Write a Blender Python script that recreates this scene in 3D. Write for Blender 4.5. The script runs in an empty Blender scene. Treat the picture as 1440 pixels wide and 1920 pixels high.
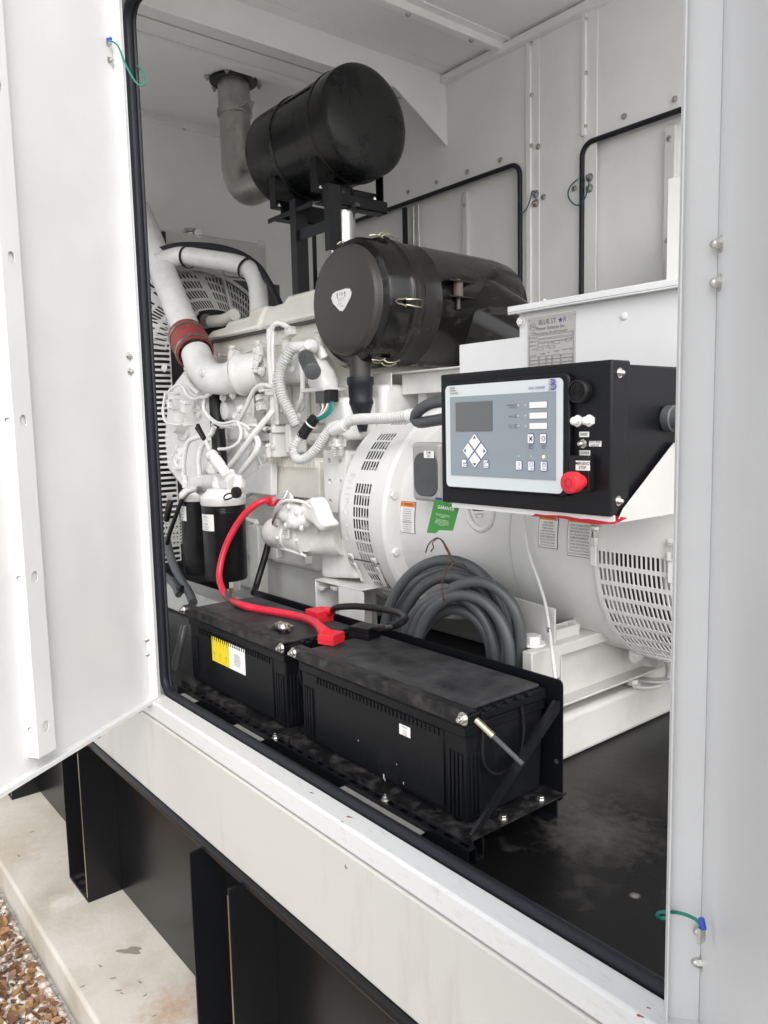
import bpy, bmesh, math, random
from mathutils import Vector, Matrix
random.seed(7)
S = bpy.context.scene
COL = S.collection
# ------------------------------------------------------------------ camera
FPX = 1465.2
CAM = Vector((0, 0, 1.65))
AX = Vector((0.6320317, 0.07255042, -0.77153896))
AY = Vector((0.77461944, -0.08789288, 0.62629032))
AZ = Vector((-0.02237516, -0.99348441, -0.11175005))
cd = bpy.data.cameras.new("camera"); cam = bpy.data.objects.new("camera", cd); COL.objects.link(cam)
cd.sensor_fit = 'VERTICAL'; cd.sensor_height = 24.0; cd.lens = 24.0 * FPX / 1920.0
cd.clip_start = 0.02; cd.clip_end = 500
rt = Vector((AX[0], AY[0], AZ[0])); up = -Vector((AX[1], AY[1], AZ[1])); bk = -Vector((AX[2], AY[2], AZ[2]))
cam.matrix_world = Matrix(((rt[0], up[0], bk[0], CAM[0]), (rt[1], up[1], bk[1], CAM[1]), (rt[2], up[2], bk[2], CAM[2]), (0, 0, 0, 1)))
S.camera = cam
# ------------------------------------------------------------------ light
SUN_EL, SUN_AZ = math.radians(40), math.radians(117)      # azimuth: clockwise from +Y
w = bpy.data.worlds.new("World"); S.world = w; w.use_nodes = True
wn = w.node_tree; wn.nodes.clear()
sky = wn.nodes.new('ShaderNodeTexSky'); sky.sky_type = 'NISHITA'; sky.sun_disc = False
sky.sun_elevation = SUN_EL; sky.sun_rotation = SUN_AZ; sky.dust_density = 4.0; sky.air_density = 1.0
hs = wn.nodes.new('ShaderNodeHueSaturation'); hs.inputs['Saturation'].default_value = 0.24
bg = wn.nodes.new('ShaderNodeBackground'); bg.inputs['Strength'].default_value = 0.14
ow = wn.nodes.new('ShaderNodeOutputWorld')
wn.links.new(sky.outputs[0], hs.inputs['Color']); wn.links.new(hs.outputs[0], bg.inputs['Color']); wn.links.new(bg.outputs[0], ow.inputs[0])
sl = bpy.data.lights.new("sun", 'SUN'); sl.energy = 0.5; sl.angle = math.radians(110); sl.color = (1, 0.995, 0.985)
so = bpy.data.objects.new("sun", sl); COL.objects.link(so)
sd = Vector((math.sin(SUN_AZ) * math.cos(SUN_EL), math.cos(SUN_AZ) * math.cos(SUN_EL), math.sin(SUN_EL)))
so.rotation_euler = sd.to_track_quat('Z', 'Y').to_euler()
S.view_settings.view_transform = 'Standard'; S.view_settings.look = 'None'; S.view_settings.gamma = 1
S.view_settings.exposure = 1.17
try: S.view_settings.use_curve_mapping = False
except Exception: pass
S.render.engine = 'CYCLES'
S.cycles.max_bounces = 10; S.cycles.diffuse_bounces = 7; S.cycles.glossy_bounces = 5

# ------------------------------------------------------------------ helpers
def P(px, py, X=None, Y=None, Z=None):
    v = Vector((px - 720, py - 960, FPX)); r = Vector((AX.dot(v), AY.dot(v), AZ.dot(v)))
    t = X / r.x if X is not None else (Y / r.y if Y is not None else (Z - CAM.z) / r.z)
    return CAM + r * t
def PP(px, py, pt, n):
    v = Vector((px - 720, py - 960, FPX)); r = Vector((AX.dot(v), AY.dot(v), AZ.dot(v)))
    return CAM + r * ((pt - CAM).dot(n) / r.dot(n))
def V(*a): return Vector(a)
def frame(o, x, z):
    x = Vector(x).normalized(); z = Vector(z); z = (z - x * z.dot(x)).normalized(); y = z.cross(x)
    return Matrix(((x.x, y.x, z.x, o[0]), (x.y, y.y, z.y, o[1]), (x.z, y.z, z.z, o[2]), (0, 0, 0, 1)))

MATS = {}
def mat(name, col, rough=0.5, metal=0.0, noise=0.0, nscale=8.0, col2=None, bump=0.0, bscale=120.0, spec=0.5, coat=0.0,
        trans=0.0, emit=0.0, mask=(0.45, 0.65), stretch=None, detail=6, rvar=0.0, wavy=0.0):
    m = bpy.data.materials.new(name); m.use_nodes = True; nt = m.node_tree; b = nt.nodes['Principled BSDF']
    b.inputs['Base Color'].default_value = (*col, 1); b.inputs['Roughness'].default_value = rough; b.inputs['Metallic'].default_value = metal
    b.inputs['Specular IOR Level'].default_value = spec
    if coat: b.inputs['Coat Weight'].default_value = coat; b.inputs['Coat Roughness'].default_value = 0.15
    if trans: b.inputs['Transmission Weight'].default_value = trans
    if emit: b.inputs['Emission Color'].default_value = (*col, 1); b.inputs['Emission Strength'].default_value = emit
    tc = nt.nodes.new('ShaderNodeTexCoord'); mp = nt.nodes.new('ShaderNodeMapping'); nt.links.new(tc.outputs['Object'], mp.inputs[0])
    gm = nt.nodes.new('ShaderNodeNewGeometry'); nt.links.new(gm.outputs['Position'], mp.inputs[0])
    if stretch: mp.inputs['Scale'].default_value = stretch
    if col2 is not None or noise or rvar:
        n = nt.nodes.new('ShaderNodeTexNoise'); n.inputs['Scale'].default_value = nscale; n.inputs['Detail'].default_value = detail
        n.inputs['Roughness'].default_value = 0.62
        nt.links.new(mp.outputs[0], n.inputs['Vector'])
        mr = nt.nodes.new('ShaderNodeMapRange'); mr.inputs['From Min'].default_value = mask[0]; mr.inputs['From Max'].default_value = mask[1]
        nt.links.new(n.outputs[0], mr.inputs[0])
        if col2 is None: col2 = tuple(c * (1 - noise) for c in col)
        mx = nt.nodes.new('ShaderNodeMix'); mx.data_type = 'RGBA'
        mx.inputs[6].default_value = (*col, 1); mx.inputs[7].default_value = (*col2, 1)
        nt.links.new(mr.outputs[0], mx.inputs[0]); nt.links.new(mx.outputs[2], b.inputs['Base Color'])
        if rvar:
            r2 = nt.nodes.new('ShaderNodeMapRange'); r2.inputs['To Min'].default_value = rough; r2.inputs['To Max'].default_value = rough + rvar
            nt.links.new(mr.outputs[0], r2.inputs[0]); nt.links.new(r2.outputs[0], b.inputs['Roughness'])
    if bump:
        n2 = nt.nodes.new('ShaderNodeTexNoise'); n2.inputs['Scale'].default_value = bscale; n2.inputs['Detail'].default_value = 3
        nt.links.new(gm.outputs['Position'], n2.inputs['Vector'])
        bp = nt.nodes.new('ShaderNodeBump'); bp.inputs['Strength'].default_value = bump; bp.inputs['Distance'].default_value = 0.002
        nt.links.new(n2.outputs[0], bp.inputs['Height']); nt.links.new(bp.outputs[0], b.inputs['Normal'])
        if wavy:
            n3 = nt.nodes.new('ShaderNodeTexNoise'); n3.inputs['Scale'].default_value = 5.0; n3.inputs['Detail'].default_value = 1
            nt.links.new(gm.outputs['Position'], n3.inputs['Vector']); b3 = nt.nodes.new('ShaderNodeBump'); b3.inputs['Strength'].default_value = 1.0; b3.inputs['Distance'].default_value = wavy
            nt.links.new(n3.outputs[0], b3.inputs['Height']); nt.links.new(b3.outputs[0], bp.inputs['Normal'])
    MATS[name] = m; return m
mat('white_door_dimmed', (0.665, 0.67, 0.675), 0.34, wavy=0.006, noise=0.04, nscale=3, bump=0.10, bscale=180)  # enclosure white, dimmed in colour to offset bright outdoor light
mat('white_wall_lifted', (0.88, 0.885, 0.88), 0.42, wavy=0.006, noise=0.06, nscale=2.2, bump=0.08, bscale=160)  # same enclosure white, lifted to stand in for missing interior light
mat('plinth_dimmed_paint', (0.535, 0.528, 0.50), 0.40, wavy=0.004, col2=(0.46, 0.435, 0.385), nscale=9, mask=(0.55, 0.8), stretch=(1.6, 1, 0.35), bump=0.08, bscale=150)  # same paint dimmed against outdoor light; the streaks are its own
mat('ledge_dimmed_paint', (0.64, 0.645, 0.645), 0.5, col2=(0.45, 0.44, 0.43), nscale=110, mask=(0.56, 0.86), bump=0.2, bscale=120, detail=12, stretch=(.35, 1, 1))  # same paint dimmed against light from above; the scuffs are its own
mat('engine_paint', (0.76, 0.76, 0.745), 0.24, noise=0.10, nscale=14, bump=0.25, bscale=90)
mat('engine_cream', (0.80, 0.785, 0.715), 0.34, noise=0.08, nscale=10, bump=0.2, bscale=90)
mat('alt_paint', (0.73, 0.73, 0.72), 0.30, noise=0.05, nscale=6, bump=0.10, bscale=120)
mat('gusset_dimmed_white', (0.52, 0.52, 0.51), 0.4, noise=0.05, nscale=6)  # shelf white, darkened to offset direct sun on the gusset
mat('skid_paint', (0.54, 0.54, 0.52), 0.38, noise=0.12, nscale=7, bump=0.15, bscale=60)
mat('grey_paint_and_shade', (0.55, 0.55, 0.53), 0.4, noise=0.08, nscale=9)  # grey parts; also stands in for shade on the lower engine
mat('black_paint', (0.007, 0.0075, 0.009), 0.30, col2=(0.018, 0.018, 0.018), nscale=18, mask=(0.5, 0.8), rvar=0.15, bump=0.05, spec=0.35)
mat('black_frame', (0.0055, 0.006, 0.008), 0.36, bump=0.06, spec=0.28)
mat('muffler_black', (0.0055, 0.0065, 0.007), 0.24, col2=(0.018, 0.018, 0.018), nscale=4, rvar=0.14, bump=0.05, bscale=60, spec=0.26)
mat('cleaner_black', (0.0065, 0.0062, 0.006), 0.17, col2=(0.016, 0.0155, 0.014), nscale=9, mask=(0.56, 0.62), rvar=0.16, spec=0.4, stretch=(1, 1, 2.2))
mat('cleaner_cap', (0.045, 0.040, 0.036), 0.42, noise=0.15, nscale=3, bump=0.08, bscale=200)  # brown-grey puts the reflection on the black cap into its colour
mat('battery_case', (0.0050, 0.0055, 0.0068), 0.42, col2=(0.017, 0.017, 0.018), nscale=10, mask=(0.55, 0.85), rvar=0.15, bump=0.1, bscale=150, spec=0.2)
mat('battery_top', (0.020, 0.020, 0.022), 0.55, col2=(0.095, 0.095, 0.098), nscale=13, mask=(0.34, 0.92), detail=15, bump=0.15, spec=0.25)
mat('dusty_black', (0.007, 0.007, 0.008), 0.42, col2=(0.075, 0.07, 0.066), nscale=32, mask=(0.46, 0.78), detail=10, rvar=0.2, spec=0.28)
mat('floor_black', (0.0035, 0.0035, 0.004), 0.36, col2=(0.045, 0.041, 0.038), nscale=16, mask=(0.54, 0.82), detail=15, rvar=0.30, bump=0.15, bscale=60, spec=0.32)
mat('tank_black', (0.007, 0.0075, 0.0085), 0.27, noise=0.2, nscale=4, bump=0.05, bscale=30, spec=0.34)
mat('rubber', (0.012, 0.014, 0.020), 0.5, bump=0.15, bscale=200, spec=0.35)
mat('cable_black', (0.008, 0.008, 0.009), 0.42, spec=0.35)
mat('conduit', (0.075, 0.081, 0.086), 0.38, noise=0.15, nscale=12)
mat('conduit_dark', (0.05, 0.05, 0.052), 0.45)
mat('loom_grey', (0.56, 0.57, 0.56), 0.42)
mat('red', (0.62, 0.018, 0.045), 0.38, noise=0.15, nscale=20)
mat('red_plastic', (0.66, 0.02, 0.035), 0.42, bump=0.1)
mat('red_tag', (0.45, 0.012, 0.02), 0.45)
mat('hose_red', (0.30, 0.06, 0.05), 0.55, noise=0.2, nscale=30)
mat('zinc', (0.62, 0.61, 0.58), 0.30, metal=1.0, noise=0.25, nscale=60)
mat('zinc_gold', (0.62, 0.57, 0.40), 0.28, metal=1.0)
mat('stainless', (0.50, 0.49, 0.47), 0.33, metal=1.0, noise=0.3, nscale=8, bump=0.05)
mat('flex_steel', (0.72, 0.72, 0.72), 0.22, metal=1.0)
mat('brass', (0.65, 0.45, 0.10), 0.3, metal=1.0)
mat('bushing_brown', (0.11, 0.075, 0.065), 0.6)
mat('rust_wire', (0.16, 0.07, 0.05), 0.5, metal=0.6)
mat('rust', (0.30, 0.09, 0.04), 0.8, noise=0.5, nscale=80)
mat('teal', (0.0, 0.21, 0.16), 0.4)
mat('teal_dark', (0.02, 0.09, 0.12), 0.5)
mat('blue', (0.03, 0.08, 0.55), 0.4)
mat('green_tag', (0.035, 0.23, 0.035), 0.35, noise=0.1)
mat('paper', (0.80, 0.80, 0.78), 0.5)
mat('ink', (0.02, 0.02, 0.02), 0.6)
mat('ink_grey', (0.16, 0.16, 0.17), 0.6)
mat('ink_blue', (0.03, 0.035, 0.30), 0.5)
mat('sky_ink', (0.04, 0.20, 0.60), 0.5)
mat('lime_ink', (0.20, 0.55, 0.12), 0.5)
mat('orange', (0.85, 0.22, 0.02), 0.5)
mat('yellow', (0.80, 0.63, 0.01), 0.45)
mat('plate', (0.48, 0.47, 0.45), 0.35, metal=0.5)
mat('panel_face', (0.62, 0.66, 0.67), 0.38)
mat('panel_inset', (0.26, 0.30, 0.335), 0.40)
mat('screen', (0.12, 0.13, 0.135), 0.10)
mat('button_white', (0.80, 0.80, 0.80), 0.35)
mat('led_off', (0.45, 0.5, 0.5), 0.2)
mat('led_on', (0.45, 1.0, 0.05), 0.3, emit=3.0)
mat('clear_grey', (0.36, 0.36, 0.35), 0.10, coat=0.8)
mat('concrete', (0.53, 0.50, 0.44), 0.85, col2=(0.37, 0.32, 0.25), nscale=3.2, mask=(0.43, 0.72), detail=12, bump=0.5, bscale=90)
mat('grass_seed', (0.5, 0.48, 0.45), 0.9, noise=0.5, nscale=60, bump=1.0, bscale=40)
mat('stone', (0.60, 0.55, 0.49), 0.75, col2=(0.27, 0.20, 0.15), nscale=40, mask=(0.44, 0.62), bump=0.3, bscale=200)
mat('leaf_tan', (0.19, 0.095, 0.045), 0.6, col2=(0.085, 0.04, 0.022), nscale=22, mask=(0.35, 0.7))
mat('leaf_gold', (0.33, 0.19, 0.085), 0.6, col2=(0.17, 0.085, 0.035), nscale=22, mask=(0.35, 0.7))
mat('far_ground', (0.30, 0.29, 0.27), 0.9, noise=0.3, nscale=2)

def stain(name, spots):                 # soft-edged soiling with a fixed place on the surface
    nt = MATS[name].node_tree; b = nt.nodes['Principled BSDF']
    gm = nt.nodes.new('ShaderNodeNewGeometry'); nz = nt.nodes.new('ShaderNodeTexNoise'); nz.inputs['Scale'].default_value = 34; nz.inputs['Detail'].default_value = 13; nz.inputs['Roughness'].default_value = 0.7
    nt.links.new(gm.outputs['Position'], nz.inputs['Vector'])
    for (c, r, col, amt) in spots:
        d = nt.nodes.new('ShaderNodeVectorMath'); d.operation = 'DISTANCE'; d.inputs[1].default_value = c; nt.links.new(gm.outputs['Position'], d.inputs[0])
        a = nt.nodes.new('ShaderNodeMath'); a.operation = 'MULTIPLY_ADD'; a.inputs[1].default_value = 1/r; a.inputs[2].default_value = 0; nt.links.new(d.outputs['Value'], a.inputs[0])
        m = nt.nodes.new('ShaderNodeMath'); m.operation = 'MULTIPLY_ADD'; m.inputs[1].default_value = 2.4; nt.links.new(nz.outputs[0], m.inputs[0]); nt.links.new(a.outputs[0], m.inputs[2])
        mr = nt.nodes.new('ShaderNodeMapRange'); mr.inputs['From Min'].default_value = 2.3; mr.inputs['From Max'].default_value = 1.1; mr.inputs['To Min'].default_value = 0; mr.inputs['To Max'].default_value = amt
        nt.links.new(m.outputs[0], mr.inputs[0])
        src = b.inputs['Base Color'].links[0].from_socket; mx = nt.nodes.new('ShaderNodeMix'); mx.data_type = 'RGBA'
        nt.links.new(mr.outputs[0], mx.inputs[0]); nt.links.new(src, mx.inputs[6]); mx.inputs[7].default_value = (*col, 1); nt.links.new(mx.outputs[2], b.inputs['Base Color'])
class MB:
    def __init__(s): s.v = []; s.f = []; s.M = None
    def add(s, vs, fs):
        o = len(s.v)
        for p in vs:
            p = Vector(p); s.v.append(s.M @ p if s.M else p)
        for f in fs: s.f.append([i + o for i in f])
        return s
    def box(s, a, b):
        x0, x1 = sorted((a[0], b[0])); y0, y1 = sorted((a[1], b[1])); z0, z1 = sorted((a[2], b[2]))
        return s.add([(x0,y0,z0),(x1,y0,z0),(x1,y1,z0),(x0,y1,z0),(x0,y0,z1),(x1,y0,z1),(x1,y1,z1),(x0,y1,z1)],
              [(0,3,2,1),(4,5,6,7),(0,1,5,4),(1,2,6,5),(2,3,7,6),(3,0,4,7)])
    def cbox(s, c, d, m=None):
        o = s.M; s.M = (o @ m if o else m) if m else o
        s.box([c[i] - d[i] / 2 for i in range(3)], [c[i] + d[i] / 2 for i in range(3)]); s.M = o; return s
    def prism(s, pts, off):                 # polygon (3D points) extruded by vector off
        n = len(pts); off = Vector(off); q = [Vector(p) for p in pts]
        nr = sum((q[i].cross(q[(i + 1) % n]) for i in range(n)), Vector())
        if nr.dot(off) > 0: q.reverse()
        vs = q + [p + off for p in q]
        return s.add(vs, [list(range(n)), list(range(2 * n - 1, n - 1, -1))] + [[i, i + n, (i + 1) % n + n, (i + 1) % n] for i in range(n)])
    def lathe(s, o, ax, prof, seg=40, cap0=True, cap1=True, a0=0, a1=None):
        ax = Vector(ax).normalized(); h = Vector((0, 0, 1)) if abs(ax.z) < .9 else Vector((1, 0, 0))
        u = (h - ax * h.dot(ax)).normalized(); v = ax.cross(u); o = Vector(o); vs = []; n = len(prof)
        full = a1 is None; cnt = seg if full else seg + 1; span = 2 * math.pi if full else a1 - a0
        for t, r in prof:
            for k in range(cnt):
                a = a0 + span * k / seg; vs.append(o + ax * t + (u * math.cos(a) + v * math.sin(a)) * r)
        fs = []
        for i in range(n - 1):
            for k in range(seg):
                k2 = (k + 1) % cnt; fs.append([i*cnt+k, i*cnt+k2, (i+1)*cnt+k2, (i+1)*cnt+k])
        if full and cap0: fs.append([k for k in range(seg)][::-1])
        if full and cap1: fs.append([(n-1)*cnt + k for k in range(seg)])
        return s.add(vs, fs)
    def cyl(s, p0, p1, r, seg=24, r2=None):
        p0 = Vector(p0); p1 = Vector(p1); d = p1 - p0
        return s.lathe(p0, d, [(0, r), (d.length, r if r2 is None else r2)], seg)
    def tube(s, pts, r, seg=12, step=None, smooth=True, rib=None, flat=None, cap=True):
        pts = [Vector(p) for p in pts]
        if smooth and len(pts) > 2: pts = spline(pts, step or 0.012)
        elif rib: pts = resample(pts, step or rib[0] / 2)
        if rib: pts = resample(pts, rib[0] / 4)
        n = len(pts); tan = []
        for i in range(n):
            t = pts[min(i+1, n-1)] - pts[max(i-1, 0)]; tan.append(t.normalized() if t.length > 1e-9 else Vector((0,0,1)))
        h = Vector((0, 0, 1)) if abs(tan[0].z) < .9 else Vector((1, 0, 0))
        u = (h - tan[0] * h.dot(tan[0])).normalized(); vs = []
        for i in range(n):
            u = (u - tan[i] * u.dot(tan[i])).normalized(); v = tan[i].cross(u)
            rr = r[min(int(i * len(r) / n), len(r)-1)] if isinstance(r, (list, tuple)) else r
            if rib and i % 4 in (0, 1): rr = rr - rib[1]
            for k in range(seg):
                a = 2 * math.pi * k / seg
                if flat: vs.append(pts[i] + u * math.cos(a) * rr * flat[0] + v * math.sin(a) * rr * flat[1])
                else: vs.append(pts[i] + (u * math.cos(a) + v * math.sin(a)) * rr)
        fs = [[i*seg+k, i*seg+(k+1) % seg, (i+1)*seg+(k+1) % seg, (i+1)*seg+k] for i in range(n-1) for k in range(seg)]
        if cap: fs += [list(range(seg))[::-1], [(n-1)*seg+k for k in range(seg)]]
        return s.add(vs, fs)
    def slots(s, mp, us, vs_, hole, npt=12, skip=None):   # sheet of cells, each with a rounded slot; mp(u,v)->3D; hole=(du,dv) half sizes
        for i in range(len(us) - 1):
            for j in range(len(vs_) - 1):
                u0, u1, v0, v1 = us[i], us[i+1], vs_[j], vs_[j+1]
                if skip and skip(i, j):
                    s.add([mp(u0, v0), mp(u1, v0), mp(u1, v1), mp(u0, v1)], [(0, 1, 2, 3)]); continue
                cu, cv = (u0+u1)/2, (v0+v1)/2; hu, hv = hole(i, j) if callable(hole) else hole
                R = min(hu, hv); inner = []; q = npt // 4
                for ci, (sx, sy) in enumerate(((1, 1), (-1, 1), (-1, -1), (1, -1))):
                    for k in range(q + 1):
                        a = math.pi/2 * (ci + k / q); inner.append((cu + sx*(hu-R) + R*math.cos(a), cv + sy*(hv-R) + R*math.sin(a)))
                corn = [(u1, v1), (u0, v1), (u0, v0), (u1, v0)]; m = len(inner)
                pts = [mp(*p) for p in inner] + [mp(*p) for p in corn]; fs = []
                for ci in range(4):
                    b = ci * (q + 1)
                    for k in range(q): fs.append([b+k, m+ci, b+k+1])
                    nb = (b + q + 1) % m; fs.append([b+q, m+ci, m+(ci+1) % 4, nb])
                s.add(pts, fs)
        return s
    def text(s, t, size, o, x, y, align='CENTER', bold=False, space=1.0, sx=1.0):
        cu = bpy.data.curves.new('t', 'FONT'); cu.body = t; cu.size = size; cu.align_x = align; cu.align_y = 'CENTER'; cu.resolution_u = 2
        cu.space_line = space
        if bold: cu.offset = size * 0.008
        ob = bpy.data.objects.new('t', cu); COL.objects.link(ob); dg = bpy.context.evaluated_depsgraph_get(); dg.update()
        me = bpy.data.meshes.new_from_object(ob.evaluated_get(dg))
        x = Vector(x).normalized(); y = Vector(y).normalized(); o = Vector(o)
        s.add([o + x * (p.co.x * sx) + y * p.co.y for p in me.vertices], [list(f.vertices) for f in me.polygons])
        bpy.data.objects.remove(ob); bpy.data.curves.remove(cu); bpy.data.meshes.remove(me); return s
    def build(s, name, m, parent=None, label=None, bevel=0, seg=2, solid=0, sub=0, ang=38, kind=None, flat=False, soff=0):
        if not s.v: return None
        xs = [p.x for p in s.v]; ys = [p.y for p in s.v]; zs = [p.z for p in s.v]
        c = Vector(((min(xs)+max(xs))/2, (min(ys)+max(ys))/2, min(zs)))
        me = bpy.data.meshes.new(name); me.from_pydata([p - c for p in s.v], [], s.f)
        if solid:
            bmm = bmesh.new(); bmm.from_mesh(me); bmesh.ops.remove_doubles(bmm, verts=bmm.verts, dist=2e-5); bmesh.ops.recalc_face_normals(bmm, faces=bmm.faces) if soff == 0 else None; bmm.to_mesh(me); bmm.free()
        me.materials.append(MATS[m]); me.validate()
        if not flat:
            me.polygons.foreach_set('use_smooth', [True] * len(me.polygons))
            me.set_sharp_from_angle(angle=math.radians(ang))
        ob = bpy.data.objects.new(name, me); COL.objects.link(ob); ob.location = c
        if parent is not None: attach(ob, parent)
        if solid: md = ob.modifiers.new('solid', 'SOLIDIFY'); md.thickness = solid; md.offset = soff; me2 = ob.modifiers.new('split', 'EDGE_SPLIT'); me2.split_angle = math.radians(35)
        if bevel:
            md = ob.modifiers.new('bevel', 'BEVEL'); md.width = bevel; md.segments = seg; md.limit_method = 'ANGLE'; md.angle_limit = math.radians(35); md.harden_normals = False
        if sub: md = ob.modifiers.new('sub', 'SUBSURF'); md.levels = sub; md.render_levels = sub
        if label: ob['label'] = label
        if kind: ob['kind'] = kind
        return ob
def attach(ob, parent):
    ob.parent = parent; bpy.context.view_layer.update()
    wl = world_loc(parent); ob.matrix_parent_inverse = Matrix.Translation(-wl)
def world_loc(o):
    return o['_wl'] if False else WL.get(o.name, o.location.copy())
WL = {}
def attach(ob, parent):
    # every object here is unrotated and unscaled: world location = sum of locations
    WL[ob.name] = ob.location.copy(); ob.location = ob.location - WL[parent.name]; ob.parent = parent
def thing(name, label, cat, loc, group=None):
    o = bpy.data.objects.new(name, None); COL.objects.link(o); o.location = loc; o.empty_display_size = 0.05
    WL[o.name] = Vector(loc); o['label'] = label; o['category'] = cat
    if group: o['group'] = group
    return o
def tag(o, label, cat, group=None):
    WL[o.name] = o.location.copy(); o['label'] = label; o['category'] = cat
    if group: o['group'] = group
    return o
_b = MB.build
def _build(s, name, m, parent=None, **k):
    ob = _b(s, name, m, parent, **k)
    if ob is not None and parent is None: WL[ob.name] = ob.location.copy()
    return ob
MB.build = _build
def catmull(p0, p1, p2, p3, t):
    return 0.5 * ((2*p1) + (p2-p0)*t + (2*p0-5*p1+4*p2-p3)*t*t + (3*p1-p0-3*p2+p3)*t*t*t)
def resample(pts, step):
    out = [pts[0]]; acc = 0.0
    L = [0]
    for i in range(1, len(pts)): L.append(L[-1] + (pts[i]-pts[i-1]).length)
    n = max(2, int(L[-1] / step)); j = 0; res = []
    for k in range(n + 1):
        d = L[-1] * k / n
        while j < len(L) - 2 and L[j+1] < d: j += 1
        t = (d - L[j]) / max(1e-9, L[j+1] - L[j]); res.append(pts[j].lerp(pts[j+1], min(1, t)))
    return res
def spline(pts, step):
    q = [pts[0]*2 - pts[1]] + pts + [pts[-1]*2 - pts[-2]]; out = []
    for i in range(1, len(q) - 2):
        for k in range(10): out.append(catmull(q[i-1], q[i], q[i+1], q[i+2], k / 10))
    out.append(pts[-1]); return resample(out, step)
def px(l, Y=None):                              # [(px,py[,Y])...] -> points
    return [P(p[0], p[1], Y=(p[2] if len(p) > 2 else Y)) for p in l]
# shared fastener meshes (axis +Z, base at z=0)
def make_fast(kind, m):
    b = MB()
    if kind == 'hex':
        b.lathe((0,0,0), (0,0,1), [(0, 1.35), (0.22, 1.35)], 20); b.lathe((0,0,.22), (0,0,1), [(0, 1.0), (0.6, 1.0), (0.72, .86)], 6)
    elif kind == 'stud':
        b.lathe((0,0,0), (0,0,1), [(0, 1.45), (0.18, 1.45)], 20); b.lathe((0,0,.18), (0,0,1), [(0, 1.0), (0.85, 1.0), (0.95, .86)], 6)
        b.lathe((0,0,1.1), (0,0,1), [(0, .55), (0.65, .55), (.75, .42)], 12)
    elif kind == 'acorn':
        b.lathe((0,0,0), (0,0,1), [(0, 1.5), (0.2, 1.5)], 20); b.lathe((0,0,.2), (0,0,1), [(0, 1.0), (0.7, 1.0), (.8, .9)], 6)
        b.lathe((0,0,.98), (0,0,1), [(0, .85), (0.4, .75), (0.7, .5), (.85, .2)], 14)
    elif kind == 'rivet':
        b.lathe((0,0,0), (0,0,1), [(0, 1.0), (0.25, .95), (0.45, .6), (.5, .2)], 14)
    ob = b.build('fast', m); me = ob.data; bpy.data.objects.remove(ob); me.name = kind; return me
FC = {}
def fast(kind, m, pos, d, r, parent, name='bolt'):
    k = (kind, m)
    if k not in FC: FC[k] = make_fast(kind, m)
    ob = bpy.data.objects.new(name, FC[k]); COL.objects.link(ob); ob.location = pos; attach(ob, parent)
    ob.rotation_euler = Vector(d).to_track_quat('Z', 'Y').to_euler(); ob.scale = (r, r, r); return ob
def rrect(x0, x1, z0, z1, r, Y, n=6):
    out = []
    for cx, cz, a in ((x1-r, z1-r, 0), (x0+r, z1-r, 90), (x0+r, z0+r, 180), (x1-r, z0+r, 270)):
        for k in range(n + 1):
            t = math.radians(a + 90 * k / n); out.append(V(cx + r*math.cos(t), Y, cz + r*math.sin(t)))
    return out
def decal(name, parent, m, pts, off, thick=0.0006, label=None):
    """thin label: polygon pts lying on a surface, raised along off"""
    off = Vector(off).normalized(); b = MB(); b.prism([Vector(p) + off * 0.0004 for p in pts], off * thick); return b.build(name, m, parent, label=label)
#@@STRUCT
# ================================================================== GROUND
FL = 0.852                     # enclosure floor
PADZ = 0.02; GZ = -0.10
b = MB(); b.box((-60, -60, GZ-.2), (60, 60, GZ)); o = b.build('ground', 'grass_seed', flat=True); o['kind'] = 'structure'
b = MB(); b.box((-6.2, .612, GZ-.1), (4.5, 4.6, PADZ)); o = b.build('concrete_pad', 'concrete', bevel=.012, seg=3); o['kind'] = 'structure'
# drips and stains lying on the pad
def blob(cx, cy, r, z, n=18, ax=1.0, ay=1.0, rot=0):
    pts = []
    for k in range(n):
        a = 2*math.pi*k/n; q = r*(1+.28*math.sin(3*a+cx*9)+.15*math.sin(5*a+cy*7)); x, y = q*ax*math.cos(a), q*ay*math.sin(a)
        pts.append(V(cx + x*math.cos(rot) - y*math.sin(rot), cy + x*math.sin(rot) + y*math.cos(rot), z))
    return pts
mat('damp', (0.24, 0.215, 0.18), 0.7); mat('rust_stain', (0.42, 0.27, 0.16), 0.85, col2=(0.50,0.47,0.42), nscale=16, mask=(.4,.6))
c = P(245, 1783, Z=PADZ); b = MB(); b.prism(blob(c.x, c.y, .028, PADZ+.0005, ax=1.3, ay=.6, rot=.9), (0,0,.0008))
for (x, y, r) in [(222,1858,.004),(228,1863,.003),(272,1867,.003),(188,1812,.004),(155,1850,.003),(212,1835,.004),(262,1842,.004),(60,1560,.004),(35,1605,.005),(290,1905,.003)]:
    c = P(x, y, Z=PADZ); b.prism(blob(c.x, c.y, r, PADZ+.0005, n=9, ax=2.2, ay=.6, rot=random.random()*3), (0,0,.0015))
o = b.build('stain', 'damp'); o['kind'] = 'structure'
stain('concrete', [(P(322,1893,Z=PADZ), .10, (.36,.20,.10), .75), (P(245,1845,Z=PADZ), .05, (.34,.27,.20), .5), (P(60,1560,Z=PADZ), .30, (.40,.33,.24), .5), (P(20,1600,Z=PADZ), .12, (.42,.34,.25), .5), (P(120,1690,Z=PADZ), .06, (.72,.70,.66), .6), (P(150,1760,Z=PADZ), .16, (.62,.60,.56), .5)])
stain('floor_black', [(P(1120,1560,Z=FL), .12, (.06,.056,.05), .8), (P(1190,1680,Z=FL), .009, (.25,.23,.20), .9), (P(1060,1500,Z=FL), .09, (.055,.05,.045), .7), (P(1180,1470,Z=FL), .16, (.035,.03,.026), .6)])
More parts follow.
